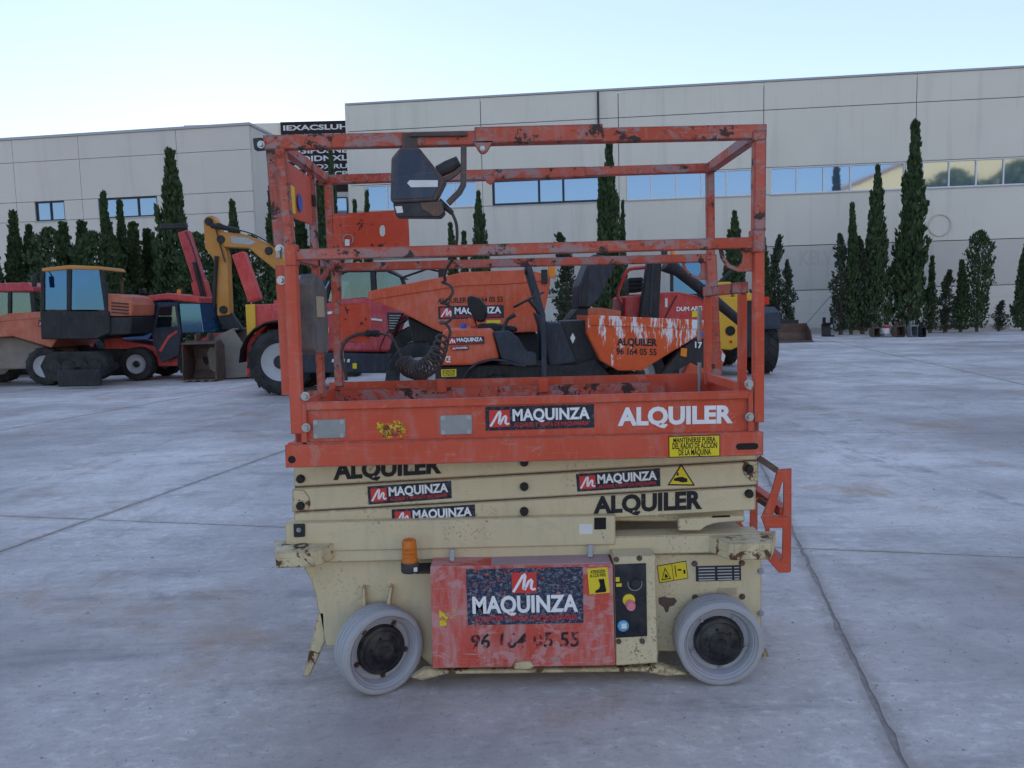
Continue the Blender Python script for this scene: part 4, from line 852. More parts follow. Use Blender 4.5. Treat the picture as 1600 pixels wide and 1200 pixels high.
for u, v in ((1085,880.5),(1159,879.5),(1086,933),(1159.5,932)): bolt(ch, W3(u, v, YP), .008, .008, 'rust')
yq = q3([(1120,919),(1151,918),(1151,929),(1120,930)], YP-.0005); plate_on(lift, ch, yq, 'tan_label', 'label')
r_ = [(1029,934),(1037,932),(1045,934),(1054,934),(1058,939),(1053,946),(1046,948),(1044,956),(1040,957),(1037,949),(1029,943)]
part(MB().py(PP(r_, YP-.001), YP-.001, YP-.0003), 'rust_patch', 'rust', ch)
for v in (892, 958): bolt(ch, W3(1188, v, YP), .009, .01)
# beacon
bx, by, bz = W3(641, 893, 2.80)
bk = part(MB().lathe([(.032, 0), (.034, .006), (.034, .034), (.031, .038)], (bx, by, bz), (0,0,1), 24), 'beacon_base', 'black_plastic', smooth=True)
part(MB().box(bx+.02, bx+.10, by-.012, by+.17, bz-.006, bz-.001), 'beacon_bracket', 'black_plastic', bk)
part(MB().lathe([(.031, .038), (.031, .050), (.028, .054), (.0275, .060), (.0285, .062), (.0275, .064), (.0275, .076), (.0285, .078), (.0275, .080), (.0275, .092), (.0285, .094), (.0275, .096), (.0272, .112), (.024, .122), (.010, .127), (.0005, .128)], (bx, by, bz), (0,0,1), 28), 'beacon_lens', 'beacon_amber', bk, smooth=True)
part(MB().cyl((bx, by, bz+.045), (bx, by, bz+.095), .010, n=10), 'bulb', 'white_label', bk)
m = MB(); m.hexa([(bx+.018,by-.0345,bz+.010),(bx+.030,by-.030,bz+.010),(bx+.030,by-.030,bz+.026),(bx+.018,by-.0345,bz+.026)], [(bx+.018,by-.036,bz+.010),(bx+.031,by-.031,bz+.010),(bx+.031,by-.031,bz+.026),(bx+.018,by-.036,bz+.026)]); part(m, 'label', 'white_label', bk)
# wheels: solid grey tyres
def lift_wheel(c, yaw, near=True):
    ax = Vector((math.sin(yaw), -math.cos(yaw), 0)) * (1 if near else -1); c = Vector(c)
    r = .1615; wdt = .088
    wh = part(MB().lathe([(.093, -.020), (.093, .004), (.090, .010), (.078, .013), (.074, .008), (.070, .008), (.060, .014), (.044, .017), (.040, .024), (.022, .026), (.018, .021), (.001, .021)], c, ax, 40), 'wheel', 'hub_black', smooth=True)
    prof = [(.1375, .026), (.1395, .0335), (.1500, .0340), (.1575, .0310), (r, .024)]
    for k in range(3):
        o = .006-k*.026; prof += [(r, o+.004), (r-.0035, o+.002), (r-.0035, o-.001), (r, o-.003)]
    prof += [(r, -wdt+.02), (.152, -wdt+.006), (.10, -wdt)]
    part(MB().lathe(prof, c, ax, 64, closed=True), 'tyre', 'rubber_grey', wh, smooth=True)
    part(MB().lathe([(.001, -.03), (.092, -.03), (.094, -.014), (.114, -.012), (.119, .004), (.1235, .018), (.1265, .0195), (.129, .016), (.1315, .0215), (.1372, .0275), (.1372, -.06), (.001, -.06)], c, ax, 56, closed=True), 'rim', 'rim_grey', wh, smooth=True)
    s1 = ax.cross(Vector((0,0,1))).normalized()
    for k in range(5):
        a = .9+k*2*math.pi/5; p = c+(s1*math.cos(a)+Vector((0,0,1))*math.sin(a))*.104; bolt(wh, p-ax*.012, .007, .012, 'rust' if yaw else 'bolt_steel', ax)
    for k in range(6): 
        a = k*math.pi/3+.3; p = c+(s1*math.cos(a)+Vector((0,0,1))*math.sin(a))*.052; bolt(wh, p+ax*.014, .004, .006, 'bolt_black', ax)
    return wh
xr_w = P(1127, 1007, 2.77)[0]; xl_w = P(597, 1010, 2.78)[0]
lift_wheel((xr_w, 2.80, .1615), 0.0); lift_wheel((xr_w, 3.50, .1615), 0.0, False)
lift_wheel((xl_w-.005, 2.80, .1615), R(33)); lift_wheel((xl_w+.02, 3.50, .1615), R(33), False)
for x in (xr_w, xl_w): part(MB().cyl((x, 2.86, .1615), (x, 3.44, .1615), .03, n=12), 'axle', 'black_plastic')
# ladder at the right end
def ladder_plate(Y):
    o_ = PP([(1214.7,733.5),(1226,732.5),(1237,732),(1237,760),(1236.8,805),(1236,850),(1236,890),(1232,895),(1217,895),(1201,875),(1200,850),(1199,826),(1193,820),(1201,790),(1208,762)], 2.93)
    return o_
for Y in (2.93, 3.34):
    o1 = PP([(1214.7,733.5),(1237,732),(1236.9,806),(1191,806),(1207,765)], 2.93); h1 = PP([(1223,752),(1224.5,753),(1224.5,804.5),(1208.5,804.5),(1216,776)], 2.93)
    lp = part(MB().ring_y(o1, h1, Y, Y+.008), 'ladder_side', 'lift_orange', bevel=.001)
    o2 = PP([(1189,807),(1236.9,807),(1236,893),(1232,895),(1217,895),(1199,874),(1196,826)], 2.93); h2 = PP([(1203,825),(1223.5,825),(1222.5,873),(1221,876),(1217,875.5),(1203,855),(1202,840)], 2.93)
    part(MB().ring_y(o2, h2, Y, Y+.008), 'ladder_foot', 'lift_orange', lp, bevel=.001)
    a = W3(1186, 716, 2.93); b = W3(1214, 735, 2.93); part(MB().bar((a[0], Y+.004, a[2]), (b[0], Y+.004, b[2]), .012, .024), 'ladder_link', 'rust', lp)
x, _, z = W3(1228, 800, 2.93); part(MB().box(x-.02, x+.02, 2.94, 3.338, z-.015, z+.015), 'rung', 'lift_orange', bevel=.002)
x, _, z = W3(1228, 884, 2.93); part(MB().box(x-.02, x+.02, 2.94, 3.338, z-.015, z+.015), 'rung', 'lift_orange', bevel=.002)
a, b = W3(1184, 780, 3.02), W3(1222, 804, 2.99); part(MB().bar(a, b, .012, .02), 'ladder_link', 'rust')
m = MB().box(P(1188, 760, 2.93)[0]-.02, P(1188, 760, 2.93)[0]+.01, 3.30, 3.334, P(1190, 815, 2.93)[1], P(1190, 716, 2.93)[1]); part(m, 'ladder_bracket', 'lift_orange', bevel=.002)

# ------------------------------------------------------------------ hanging control box with its coiled cable
cbox = thing('control_box', (P(650, 300, 2.78)[0], 2.78, P(650, 338, 2.78)[1]), 'rusty dark blue control box hung on the lift guardrail with a coiled cable', 'control box')
def bpart(m, name, mat, parent=None, **k): return m.build(name, mat, cbox, parent, **k)
YB = 2.70
sh = bpart(MB().py(PP([(624,231),(655,230.5),(680,262),(696,281),(680,313),(613,316.5),(609.5,312),(611,247)], YB), YB+.004, YB+.078), 'housing', 'box_brown', bevel=.004)
bpart(MB().py(PP([(627,235),(652,234),(675,263),(688,283),(676,309),(614,311),(615,262),(616,249)], YB), YB, YB+.0045), 'face_panel', 'box_blue', sh, bevel=.001)
bpart(MB().py(PP([(636,286),(640,281.5),(684,281.5),(684,292),(642,292.5)], YB-.001), YB-.001, YB-.0002), 'label', 'white_label', sh)
lw = bpart(MB().py(PP([(613,317.5),(690,313),(694,331),(687,338.5),(618,338)], YB), YB+.008, YB+.076), 'base', 'black_plastic', bevel=.003)
bpart(MB().py(PP([(657,317),(690,314.5),(693,331),(687,337),(678,337.5),(660,326)], YB+.005), YB+.005, YB+.0075), 'worn_corner', 'rust', lw)
bpart(MB().py(PP([(617,322.5),(628,322),(630,332),(620,333)], YB+.006), YB+.006, YB+.0075), 'sticker', 'white_label', lw)
g = MB(); g.tube([W3(u, v, YB+.03) for u, v in ((724.5,228),(724.5,260),(724,289),(718,300),(700,318))], .014, 4, sq=True); g.tube([W3(u, v, YB+.03) for u, v in ((692,283),(708,274),(722,262))], .011, 4, sq=True); bpart(g, 'guard', 'box_brown', bevel=.002)
bpart(MB().tube([W3(u, v, YB+.035) for u, v in ((684,269),(700,261),(717,252))], [.022,.024,.020], 10), 'joystick_boot', 'black_plastic', smooth=True)
hk = bpart(MB().py(PP([(640,206.5),(729,205),(730,212),(640,213.5)], YN-.03), YN-.03, YN+.03), 'hook', 'box_brown', bevel=.002)
bpart(MB().py(PP([(628,208),(652,207),(652,236),(628,236)], YB+.076), YB+.0785, YB+.0795), 'hook_strap', 'box_brown', hk)
bpart(MB().cyl(W3(685, 314, YB+.04), W3(707, 333, YB+.05), .013, .009, 12), 'cable_gland', 'black_plastic', smooth=True)
def spline(pts, n):
    out = []
    for i in range(len(pts)-1):
        p0, p1, p2, p3 = (Vector(pts[max(0, min(len(pts)-1, i+k))]) for k in (-1, 0, 1, 2))
        for j in range(n):
            t = j/n; out.append(.5*((2*p1)+(p2-p0)*t+(2*p0-5*p1+4*p2-p3)*t*t+(3*p1-p0-3*p2+p3)*t**3))
    out.append(Vector(pts[-1])); return out
c1 = spline([W3(u, v, y) for u, v, y in ((706,332,2.75),(713,350,2.77),(714,375,2.80),(709,400,2.86),(698,420,2.90),(694,432,2.93))], 8)
cl = spline([W3(u, v, y) for u, v, y in ((696,438,2.95),(699,480,3.0),(694,520,3.1),(680,560,3.24),(660,577,3.34),(640,575,3.40),(630,563,3.43))], 60)
hel = []; ph = 0.0
for i, p in enumerate(cl):
    f = i/(len(cl)-1); d = (cl[min(i+1, len(cl)-1)]-cl[max(i-1, 0)]).normalized(); a = d.orthogonal() if i == 0 else (a0-d*a0.dot(d)); a = a.normalized(); a0 = a; b = d.cross(a)
    rr = (.024 if f < .35 else .024+.014*min(1, (f-.35)/.2))*min(1, f*25, (1-f)*25+.1); ph += 2*math.pi*((2.6/120) if f < .36 else (17.0/230)); hel.append(p+(a*math.cos(ph)+b*math.sin(ph))*rr)
# resample the helix finely
hel = spline([tuple(p) for p in hel], 3)
c2 = spline([tuple(hel[-1])]+[W3(u, v, y) for u, v, y in ((622,546,3.43),(614,530,3.44),(603,523,3.45),(592,522,3.45))], 6)
bpart(MB().tube([tuple(p) for p in c1+hel+c2], .0056, 7), 'coiled_cable', 'cable', smooth=True)
cn = bpart(MB().lathe([(.010, 0), (.016, .004), (.017, .03), (.013, .034), (.016, .040), (.016, .060), (.010, .066)], W3(594, 521, 3.45), (-1, 0, 0.03), 14), 'plug', 'black_plastic', smooth=True)
c3 = spline([W3(u, v, y) for u, v, y in ((573,521,3.45),(558,523,3.45),(542,531,3.45),(534,547,3.45),(535,566,3.46),(540,584,3.465),(541,594,3.47))], 6)
bpart(MB().tube([tuple(p) for p in c3], .0075, 8), 'cable', 'cable', cn, smooth=True)
# ================================================================== MACHINES IN THE YARD
def mk(root):
    def prt(m, name, mat, parent=None, **k): return m.build(name, mat, root, parent, **k)
    return prt
def wheel(root, c, r, wd, ax=(0,-1,0), rim='machine_rim', lugs=0, rr=.55, mud=False):
    """c: centre of the outer face; ax: outward axis."""
    p = mk(root); c = Vector(c); ax = Vector(ax).normalized(); up = Vector((0,0,1)); sd_ = ax.cross(up).normalized()
    wh = p(MB().lathe([(.001, -.02), (r*.20, -.02), (r*.18, .0), (r*.10, .012), (.001, .012)], c, ax, 18), 'wheel', 'machine_black', smooth=True)
    tm = 'mud' if mud else 'rubber'
    t = MB().lathe([(r*rr, -.02), (r*(rr+.06), .0), (r*.80, .012), (r*.93, -.005), (r*.965, -wd*.16), (r*.965, -wd*.84), (r*.93, -wd*.98), (r*rr, -wd*.95)], c, ax, 40, closed=True)
    if lugs:
        for k in range(lugs):
            for s in (0, 1):
                a0 = 2*math.pi*(k+.5*s)/lugs; a1 = a0+.30; o0, o1 = (-.02, -wd*.52) if s else (-wd*.98, -wd*.48)
                def pt(a, o, rad): return c+(sd_*math.cos(a)+up*math.sin(a))*rad+ax*o
                h = .09; da = .075
                A = [pt(a0, o0, r*.93), pt(a0+da, o0, r*.93), pt(a1+da, o1, r*.95), pt(a1, o1, r*.95)]
                B = [pt(a0+.01, o0*1.0, r*.995), pt(a0+da-.01, o0, r*.995), pt(a1+da-.01, o1, r), pt(a1+.01, o1, r)]
                t.hexa(A, B)
    p(t, 'tyre', tm, wh, smooth=True)
    p(MB().lathe([(.001, -.06), (r*.36, -.06), (r*.40, -.045), (r*rr*.93, -.03), (r*rr*1.02, -.005), (r*rr*1.02, -wd*.8), (.001, -wd*.8)], c, ax, 32), 'rim', rim, wh, smooth=True)
    return wh
def inset(q, k):
    cx = sum(p[0] for p in q)/len(q); cy = sum(p[1] for p in q)/len(q); return [(cx+(x-cx)*k, cy+(y-cy)*k) for x, y in q]
def yprism(root, pts, Y, dep, name, mat, parent=None, taper=None, **k):
    """Outline in photo pixels on the plane y = Y, pushed back by dep; taper shrinks the far and near rim a little for rounded hoods."""
    a = PP(pts, Y)
    if taper:
        b = inset(a, 1-taper); t = dep*.12
        m = MB().loft([[(x, Y, z) for x, z in b], [(x, Y+t, z) for x, z in a], [(x, Y+dep-t, z) for x, z in a], [(x, Y+dep, z) for x, z in b]])
    else: m = MB().py(a, Y, Y+dep)
    return m.build(name, mat, root, parent, **k)
def gz(Y, u):        # photo row of the ground at distance Y
    return None
def at(name, u, Y, label, cat, group=None): return thing(name, (P(u, 560, Y)[0], Y, 0), label, cat, group)

# ---- small orange dumper seen side-on behind the lift
Y0 = 8.50; DW = 1.35
sd1 = at('dumper', 850, Y0+.67, 'small orange site dumper with slurry splashed skip and black seat', 'dumper', 'site dumpers in the yard')
p = mk(sd1)
ec = yprism(sd1, [(690,521),(695,514.5),(766,513),(772,518),(783,561),(742,572),(682,572.5)], Y0+.10, 1.15, 'engine_cover', 'dumper_orange', taper=.05, bevel=.02, seg=2)
brand_sign(sd1, ec, q3([(699,527),(756,525.5),(756.5,537.5),(700,539)], Y0+.085))
brand_sign(sd1, ec, q3([(705,542),(732,541),(732.5,546.5),(706,547.5)], Y0+.085))
text_on(sd1, ec, 'CE', q3([(696,557),(704,557),(704,566),(696,566)], Y0+.088), 'print_white', .02)
bd_ = yprism(sd1, [(680,573),(777,570),(835,572),(900,570),(930,560),(955,588),(955,622),(700,622),(680,600)], Y0+.16, 1.0, 'chassis', 'machine_black', bevel=.01)
yq = q3([(689,577.5),(713,576.5),(713,588),(690,589)], Y0+.155); yp = plate_on(sd1, bd_, yq, 'yellow_label', 'warning_sign')
for s, b0, b1 in (('MANTENERSE FUERA', .68, .9), ('DEL RADIO DE ACCIÓN', .40, .62), ('DE LA MÁQUINA', .12, .34)): text_on(sd1, yp, s, sub(yq, .08, .92, b0, b1), 'ink_black', .02, lift=.003)
m = MB()
arc = [W3(u, v, Y0+.02) for u, v in ((724,592),(733,578),(748,568),(768,563.5),(790,565),(808,572),(822,573))]
for d in (0, .30): pass
m.loft([[(x, y, z), (x, y+.30, z), (x, y+.30, z+.022), (x, y, z+.022)] for x, y, z in arc]); p(m, 'mudguard', 'machine_bluegrey', bevel=.004)
for u, vt in ((779, 584.6), (985, 583)):
    x, zt = P(u, vt, Y0+.03); r = zt/2
    wheel(sd1, (x, Y0+.03, r), r, .26, lugs=14); wheel(sd1, (x, Y0+DW-.03, r), r, .26, (0,1,0), lugs=14)
yprism(sd1, [(771,518),(795,517),(811,529),(824,550),(838,552),(839,571),(816,573),(783,560)], Y0+.05, .30, 'side_console', 'machine_bluegrey', bevel=.015, seg=2)
yprism(sd1, [(745,507),(770,505),(808,511),(809,519),(770,520),(746,515)], Y0+.35, .5, 'seat', 'seat_black', bevel=.03, seg=2)
sb = yprism(sd1, [(729,464),(736,461.5),(750,466),(757,476),(760.5,489),(756,504),(745,503),(735,489),(730,475)], Y0+.37, .46, 'seat_back', 'seat_black', bevel=.03, seg=2)
yprism(sd1, [(731,496),(741,498),(745,511),(735,512)], Y0+.45, .28, 'seat_bracket', 'dumper_orange', bevel=.01)
p(MB().cyl(W3(724, 514, Y0+.4), W3(724, 505, Y0+.4), .035, n=12), 'filler_cap', 'blue_label', smooth=True)
p(MB().tube([W3(u, v, Y0+.3) for u, v in ((786,518),(789,508),(793,499),(800,494),(805,491.5))], [.028,.022,.02,.026,.03], 8), 'lever', 'black_plastic', smooth=True)
m = MB(); c0 = W3(826, 468, Y0+.6); m.torus(c0, (-.42,0,.9), .19, .016, 28, 8); m.tube([c0, W3(846, 492, Y0+.6)], .022, 8)
for a in (0, 2.1, 4.2):
    axv = Vector((-.42,0,.9)).normalized(); e1 = axv.orthogonal().normalized(); e2 = axv.cross(e1); m.tube([c0, tuple(Vector(c0)+(e1*math.cos(a)+e2*math.sin(a))*.19)], .010, 6)
p(m, 'steering_wheel', 'black_plastic', smooth=True)
rb = p(MB().tube([W3(u, v, Y0+.08) for u, v in ((850,600),(850,540),(848,492),(838,455),(826,415))], .042, 4, sq=True), 'roll_bar', 'machine_bluegrey', bevel=.008)
far_top = W3(826, 415, Y0+.08)
p(MB().tube([(far_top[0], Y0+.08, far_top[2]), (far_top[0], Y0+1.2, far_top[2])], .042, 4, sq=True), 'roll_bar_top', 'machine_bluegrey', rb)
p(MB().tube([(x, Y0+1.2, z) for x, z in PP([(850,600),(850,540),(848,492),(838,455),(826,415)], Y0+.08)], .042, 4, sq=True), 'roll_bar', 'machine_bluegrey', bevel=.008)
yprism(sd1, [(835,487),(856,503),(877,504),(903,567),(858,575),(853,540)], Y0+.18, .9, 'front_console', 'machine_bluegrey', taper=.03, bevel=.02, seg=2)
yprism(sd1, [(878,502),(917,500),(932,545),(950,583),(872,590)], Y0+.22, .85, 'articulation_housing', 'machine_black', bevel=.01)
m = MB().py(PP([(895,520),(899,528),(895,537),(891,528)], Y0+.215), Y0+.215, Y0+.219); p(m, 'diamond_label', 'white_label')
for k in range(5): p(MB().tube([W3(866+k*5, 574+k*2, Y0+.2), W3(884+k*4, 580+(k % 2)*5, Y0+.16), W3(905+k*4, 586+k, Y0+.2)], .018, 6), 'hose', 'black_plastic', smooth=True)
# skip: open tub
a = PP([(919,493),(1104,501),(1104,515),(1091,522.5),(1002,577.5),(966,577.5),(940,563),(919,521)], Y0)
inn = inset(a, .93); inn[0] = (inn[0][0], a[0][1]); inn[1] = (inn[1][0], a[1][1])
m = MB(); n = len(a)
m.loft([[(x, Y0, z) for x, z in a], [(x, Y0+DW, z) for x, z in a]], caps=False)
m.F = [f for i, f in enumerate(m.F) if i != 0]          # open on top
m.add([(x, Y0, z) for x, z in a], [tuple(range(n))]); m.add([(x, Y0+DW, z) for x, z in a], [tuple(range(n))])
sk = p(m, 'skip', 'skip_splashed'); so = sk.modifiers.new('thick', 'SOLIDIFY'); so.thickness = .02; so.offset = 0
yprism(sd1, [(919.5,492),(1104.5,500.5),(1104.5,515),(919.5,508)], Y0-.025, .024, 'skip_rim', 'skip_splashed', sk, bevel=.006)
yprism(sd1, [(919,482),(926,480.5),(940,481),(970,486),(970,497),(919,496)], Y0+DW-.04, .03, 'skip_back', 'dumper_orange_old', sk, bevel=.006)
text_on(sd1, sk, 'ALQUILER', q3([(964,528.5),(1027,530),(1027,540.5),(964,539)], Y0-.012), 'print_black', .04)
text_on(sd1, sk, '96 164 05 55', q3([(963,544),(1026,545.5),(1026,555),(963,553.5)], Y0-.012), 'print_black', .025)
yprism(sd1, [(1086,528),(1104,530),(1099,576),(1080,566),(1040,590),(1028,590),(1064,545)], Y0+.05, .10, 'front_frame', 'machine_black', bevel=.006)
yprism(sd1, [(1064,543.5),(1074,544.5),(1073,558),(1063.5,556)], Y0+.03, .02, 'indicator_lamp', 'lamp_orange', bevel=.004)
text_on(sd1, None, '17', q3([(1086,534),(1097,535),(1097,544),(1086,543)], Y0+.048), 'print_white', .03)
p(MB().py(PP([(1094,519.5),(1103,520),(1103,526),(1094,525.5)], Y0-.02), Y0-.014, Y0-.012), 'label', 'blue_label', sk)

# ---- big orange dumper behind it
Y1 = 11.0; BW = 1.9
bd = at('dumper', 760, Y1+.9, 'big clean orange dumper skip behind the small dumper, lettered with the phone number', 'dumper', 'site dumpers in the yard')
p = mk(bd)
out = [(577,455),(695,432),(722,425.5),(796,422.5),(824,421.5),(858,430),(858,442),(846,505),(838,517),(700,521),(677,512),(630,487),(577,466)]
a = PP(out, Y1); n = len(a)
m = MB(); m.loft([[(x, Y1, z) for x, z in a], [(x, Y1+BW, z) for x, z in a]], caps=False); m.F = [f for i, f in enumerate(m.F) if i not in (0, 1, 2, 3, 4)]
m.add([(x, Y1, z) for x, z in a], [tuple(range(n))]); m.add([(x, Y1+BW, z) for x, z in a], [tuple(range(n))])
sk = p(m, 'skip', 'dumper_orange'); so = sk.modifiers.new('thick', 'SOLIDIFY'); so.thickness = .03; so.offset = 0
yprism(bd, [(577,455),(695,432),(722,425.5),(796,422.5),(824,421.5),(858,430),(858,438),(796,444),(722,446.5),(577,469)], Y1-.035, .03, 'skip_rim', 'dumper_orange', sk, bevel=.008)
text_on(bd, sk, 'ALQUILER  96 164 05 55', q3([(684,466),(786,463.5),(786,471.5),(684,473.5)], Y1-.018), 'print_black', .02)
brand_sign(bd, sk, q3([(684.5,478.5),(787,476.5),(787.5,497),(685,499)], Y1-.017))
yq = q3([(760,500.5),(782,500),(782,505),(760,505.5)], Y1-.017); plate_on(bd, sk, yq, 'yellow_label')
yprism(bd, [(636,494),(677,514),(700,522),(838,519),(860,560),(880,600),(660,600)], Y1+.35, 1.2, 'chassis', 'machine_black', bevel=.02)
for u in (655, 905):
    x = P(u, 560, Y1+.05)[0]; wheel(bd, (x, Y1+.05, .52), .52, .42, lugs=16); wheel(bd, (x, Y1+BW-.05, .52), .52, .42, (0,1,0), lugs=16)
hd = yprism(bd, [(903,482),(904,446),(922,400),(930,396),(950,399),(964,410),(937,468),(922,482)], Y1+.3, 1.25, 'raised_hood', 'machine_bluegrey', taper=.04, bevel=.02, seg=2)
yprism(bd, [(908,478),(909,449),(920,420),(918,460),(916,479)], Y1+.285, .02, 'hood_recess', 'machine_black', hd, bevel=.004)
yprism(bd, [(884,506),(903,482),(925,482),(960,500),(975,600),(860,600)], Y1+.3, 1.25, 'engine_bay', 'machine_black', bevel=.02)
m = MB()
for z in range(4): m.tube([W3(590+60*0+z*3, 470, Y1+.9), W3(600+z*3, 480, Y1+.9)], .01, 4)
x, z = P(862, 424, Y1); p(MB().box(x-.05, x+.05, Y1-.02, Y1+.06, z-.09, z+.09), 'work_lamp', 'lamp_orange', bevel=.01)
x, z = P(852, 428, Y1); p(MB().box(x-.06, x+.03, Y1-.06, Y1-.02, z-.14, z+.06), 'lamp_bracket', 'machine_black', bevel=.01)

# ---- red dumper with the black mast
Y2 = 11.9
rd = at('dumper', 1040, Y2+.7, 'red machine with roll hoop and black mast behind the splashed skip', 'dumper', 'site dumpers in the yard')
p = mk(rd)
hd = yprism(rd, [(973,463),(1025,456.5),(1061,455),(1091,461),(1106,472),(1107,505),(1104,540),(970,540)], Y2, 1.3, 'hood', 'machine_red', taper=.05, bevel=.03, seg=2)
yprism(rd, [(1056,462),(1058,462),(1040,497),(1038,497)], Y2-.012, .01, 'hood_seam', 'machine_black', hd)
text_on(rd, hd, 'DUM APG', q3([(1057,480),(1097,478.5),(1097,484.5),(1057,486)], Y2-.012), 'print_white', .04)
yprism(rd, [(1039,466),(1043,466),(1043,480),(1039,480)], Y2-.012, .01, 'label', 'white_label', hd)
yq = q3([(1081,486),(1096,485.5),(1096,495),(1081,495.5)], Y2-.012); plate_on(rd, hd, yq, 'yellow_label')
for d in (.1, 1.1): p(MB().tube([tuple(q) for q in spline([W3(u, v, Y2+d) for u, v in ((974,475),(965.5,462),(970,445),(979,425),(987,420),(1008,418))], 5)], .028, 8), 'roll_hoop', 'machine_red', smooth=True)
st = yprism(rd, [(983,434),(1005,433),(1003,456),(983,457)], Y2+.3, .6, 'seat', 'seat_black', bevel=.02, seg=2)
for k in range(3): yprism(rd, [(982,437+k*6),(1006,436+k*6),(1006,439+k*6),(982,440+k*6)], Y2+.28, .02, 'seat_rib', 'machine_black', st, bevel=.004)
p(MB().py(PP([(1012,410),(1034,410),(1028,540),(993,540)], Y2-.25), Y2-.25, Y2-.05), 'mast', 'machine_black', bevel=.02)
yprism(rd, [(1019,414),(1022,414),(1018,490),(1014,490)], Y2-.262, .011, 'mast_slot', 'machine_bluegrey', bevel=.003)
p(MB().tube([W3(1040, 412, Y2-.15), W3(1060, 424, Y2-.12), W3(1100, 455, Y2-.05), W3(1157, 503, Y2+.1)], [.13,.085,.085,.07], 14), 'hydraulic_cylinder', 'machine_black', smooth=True)
p(MB().tube([W3(1157, 503, Y2+.1), W3(1162, 508, Y2+.12)], .03, 10), 'cylinder_rod', 'bolt_steel', smooth=True)
yprism(rd, [(1101,535),(1127,545),(1135,556),(1126,580),(1103,600),(1060,600),(1080,560)], Y2-.1, 1.4, 'bumper', 'dumper_orange', bevel=.02)
yprism(rd, [(1128,551),(1133,555),(1131,566),(1127,563)], Y2-.13, .03, 'lamp', 'white_label')
for u in (1000, 1085):
    x = P(u, 560, Y2)[0]; wheel(rd, (x, Y2, .42), .42, .3, lugs=14); wheel(rd, (x, Y2+1.3, .42), .42, .3, (0,1,0), lugs=14)

# ---- yellow telehandler seen from behind
Y3 = 15.6
yt = at('telehandler', 1140, Y3+1.5, 'yellow telehandler seen from its rear with big chevron tyre', 'telehandler', 'telehandlers in the yard')
p = mk(yt)
xw = P(1203, 540, Y3)[0]; xa = P(1062, 540, Y3)[0]
for x in (xw, xa):
    for y in (Y3, Y3+2.7):
        s = 1 if x == xw else -1; wheel(yt, (x+s*.20, y+.58, .60), .60, .44, (s,0,0), lugs=18, rim='machine_yellow')
zc0, zc1 = .55, 1.35
p(MB().box(xa+.30, xw-.30, Y3+.15, Y3+4.0, .50, 1.15), 'chassis', 'machine_black', bevel=.03)
pl_ = yprism(yt, [(1118,464),(1153,464),(1154,542),(1142,547),(1118,545)], Y3-.02, .12, 'rear_plate', 'machine_yellow', bevel=.02)
m = MB(); m.lathe([(.001, -.012), (.10, -.012), (.10, 0), (.001, 0)], W3(1141, 517, Y3-.02), (0,1,0), 20); p(m, 'oval_opening', 'ink_black', pl_)
m = MB(); m.lathe([(.001, -.02), (.03, -.02), (.03, 0), (.001, 0)], W3(1142, 534, Y3-.02), (0,1,0), 12); p(m, 'reflector', 'lamp_red', pl_)
yprism(yt, [(1150,470),(1192,470),(1192,545),(1180,560),(1150,556)], Y3+.1, 1.0, 'engine_housing', 'machine_black', bevel=.02)
yprism(yt, [(1148,458),(1194,458),(1194,470),(1148,470)], Y3+.1, 1.2, 'engine_cover', 'machine_yellow', bevel=.02)
for xx in (xw, xa): p(MB().px([(Y3-.05, .95), (Y3+.05, 1.28), (Y3+.40, 1.40), (Y3+.85, 1.38), (Y3+1.15, 1.15), (Y3+1.10, 1.15), (Y3+.8, 1.33), (Y3+.40, 1.35), (Y3+.09, 1.22), (Y3, .95)], xx-.22, xx+.22), 'mudguard', 'machine_bluegrey', bevel=.008)
x, z = P(1196, 470, Y3); p(MB().box(x-.07, x+.07, Y3-.02, Y3+.05, z-.08, z+.08), 'tail_lamp', 'lamp_red', bevel=.01)
c_ = [(1050,400),(1112,398),(1114,460),(1110,500),(1052,500)]
cb = yprism(yt, [(1048,401),(1114,399),(1115,404),(1048,406)], Y3+.9, 1.5, 'cab_roof', 'machine_yellow', bevel=.02)
for q in ([(1048,406),(1052,406),(1053,500),(1048,500)], [(1110,404),(1115,404),(1115,500),(1110,500)]):
    for d in (.9, 2.3): yprism(yt, q, Y3+d, .09, 'cab_pillar', 'machine_black', cb, bevel=.01)
yprism(yt, [(1053,407),(1110,405),(1110,458),(1053,460)], Y3+.93, .012, 'window', 'cab_glass_sky_tint', cb)
yprism(yt, [(1053,407),(1110,405),(1110,458),(1053,460)], Y3+2.34, .012, 'window', 'cab_glass_sky_tint', cb)
yprism(yt, [(1048,460),(1115,458),(1115,520),(1048,520)], Y3+.9, 1.5, 'cab_base', 'machine_black', bevel=.01)
p(MB().lathe([(.05, 0), (.05, .10), (.03, .14), (.001, .145)], W3(1051, 400, Y3+1.0), (0,0,1), 16), 'beacon', 'lamp_orange', smooth=True)
p(MB().lathe([(.07, 0), (.07, .10), (.05, .15), (.001, .155)], W3(1038, 400, Y3+1.0), (0,0,1), 16), 'air_cleaner', 'machine_bluegrey', smooth=True)
p(MB().bar((xa+.95, Y3+.2, 1.75), (xa+.95, Y3+4.6, 1.35), .32, .36), 'boom', 'machine_yellow', bevel=.02)
p(MB().tube([W3(1120, 445, Y3+.6), W3(1148, 418, Y3+.9)], .035, 8), 'strut', 'machine_black', smooth=True)

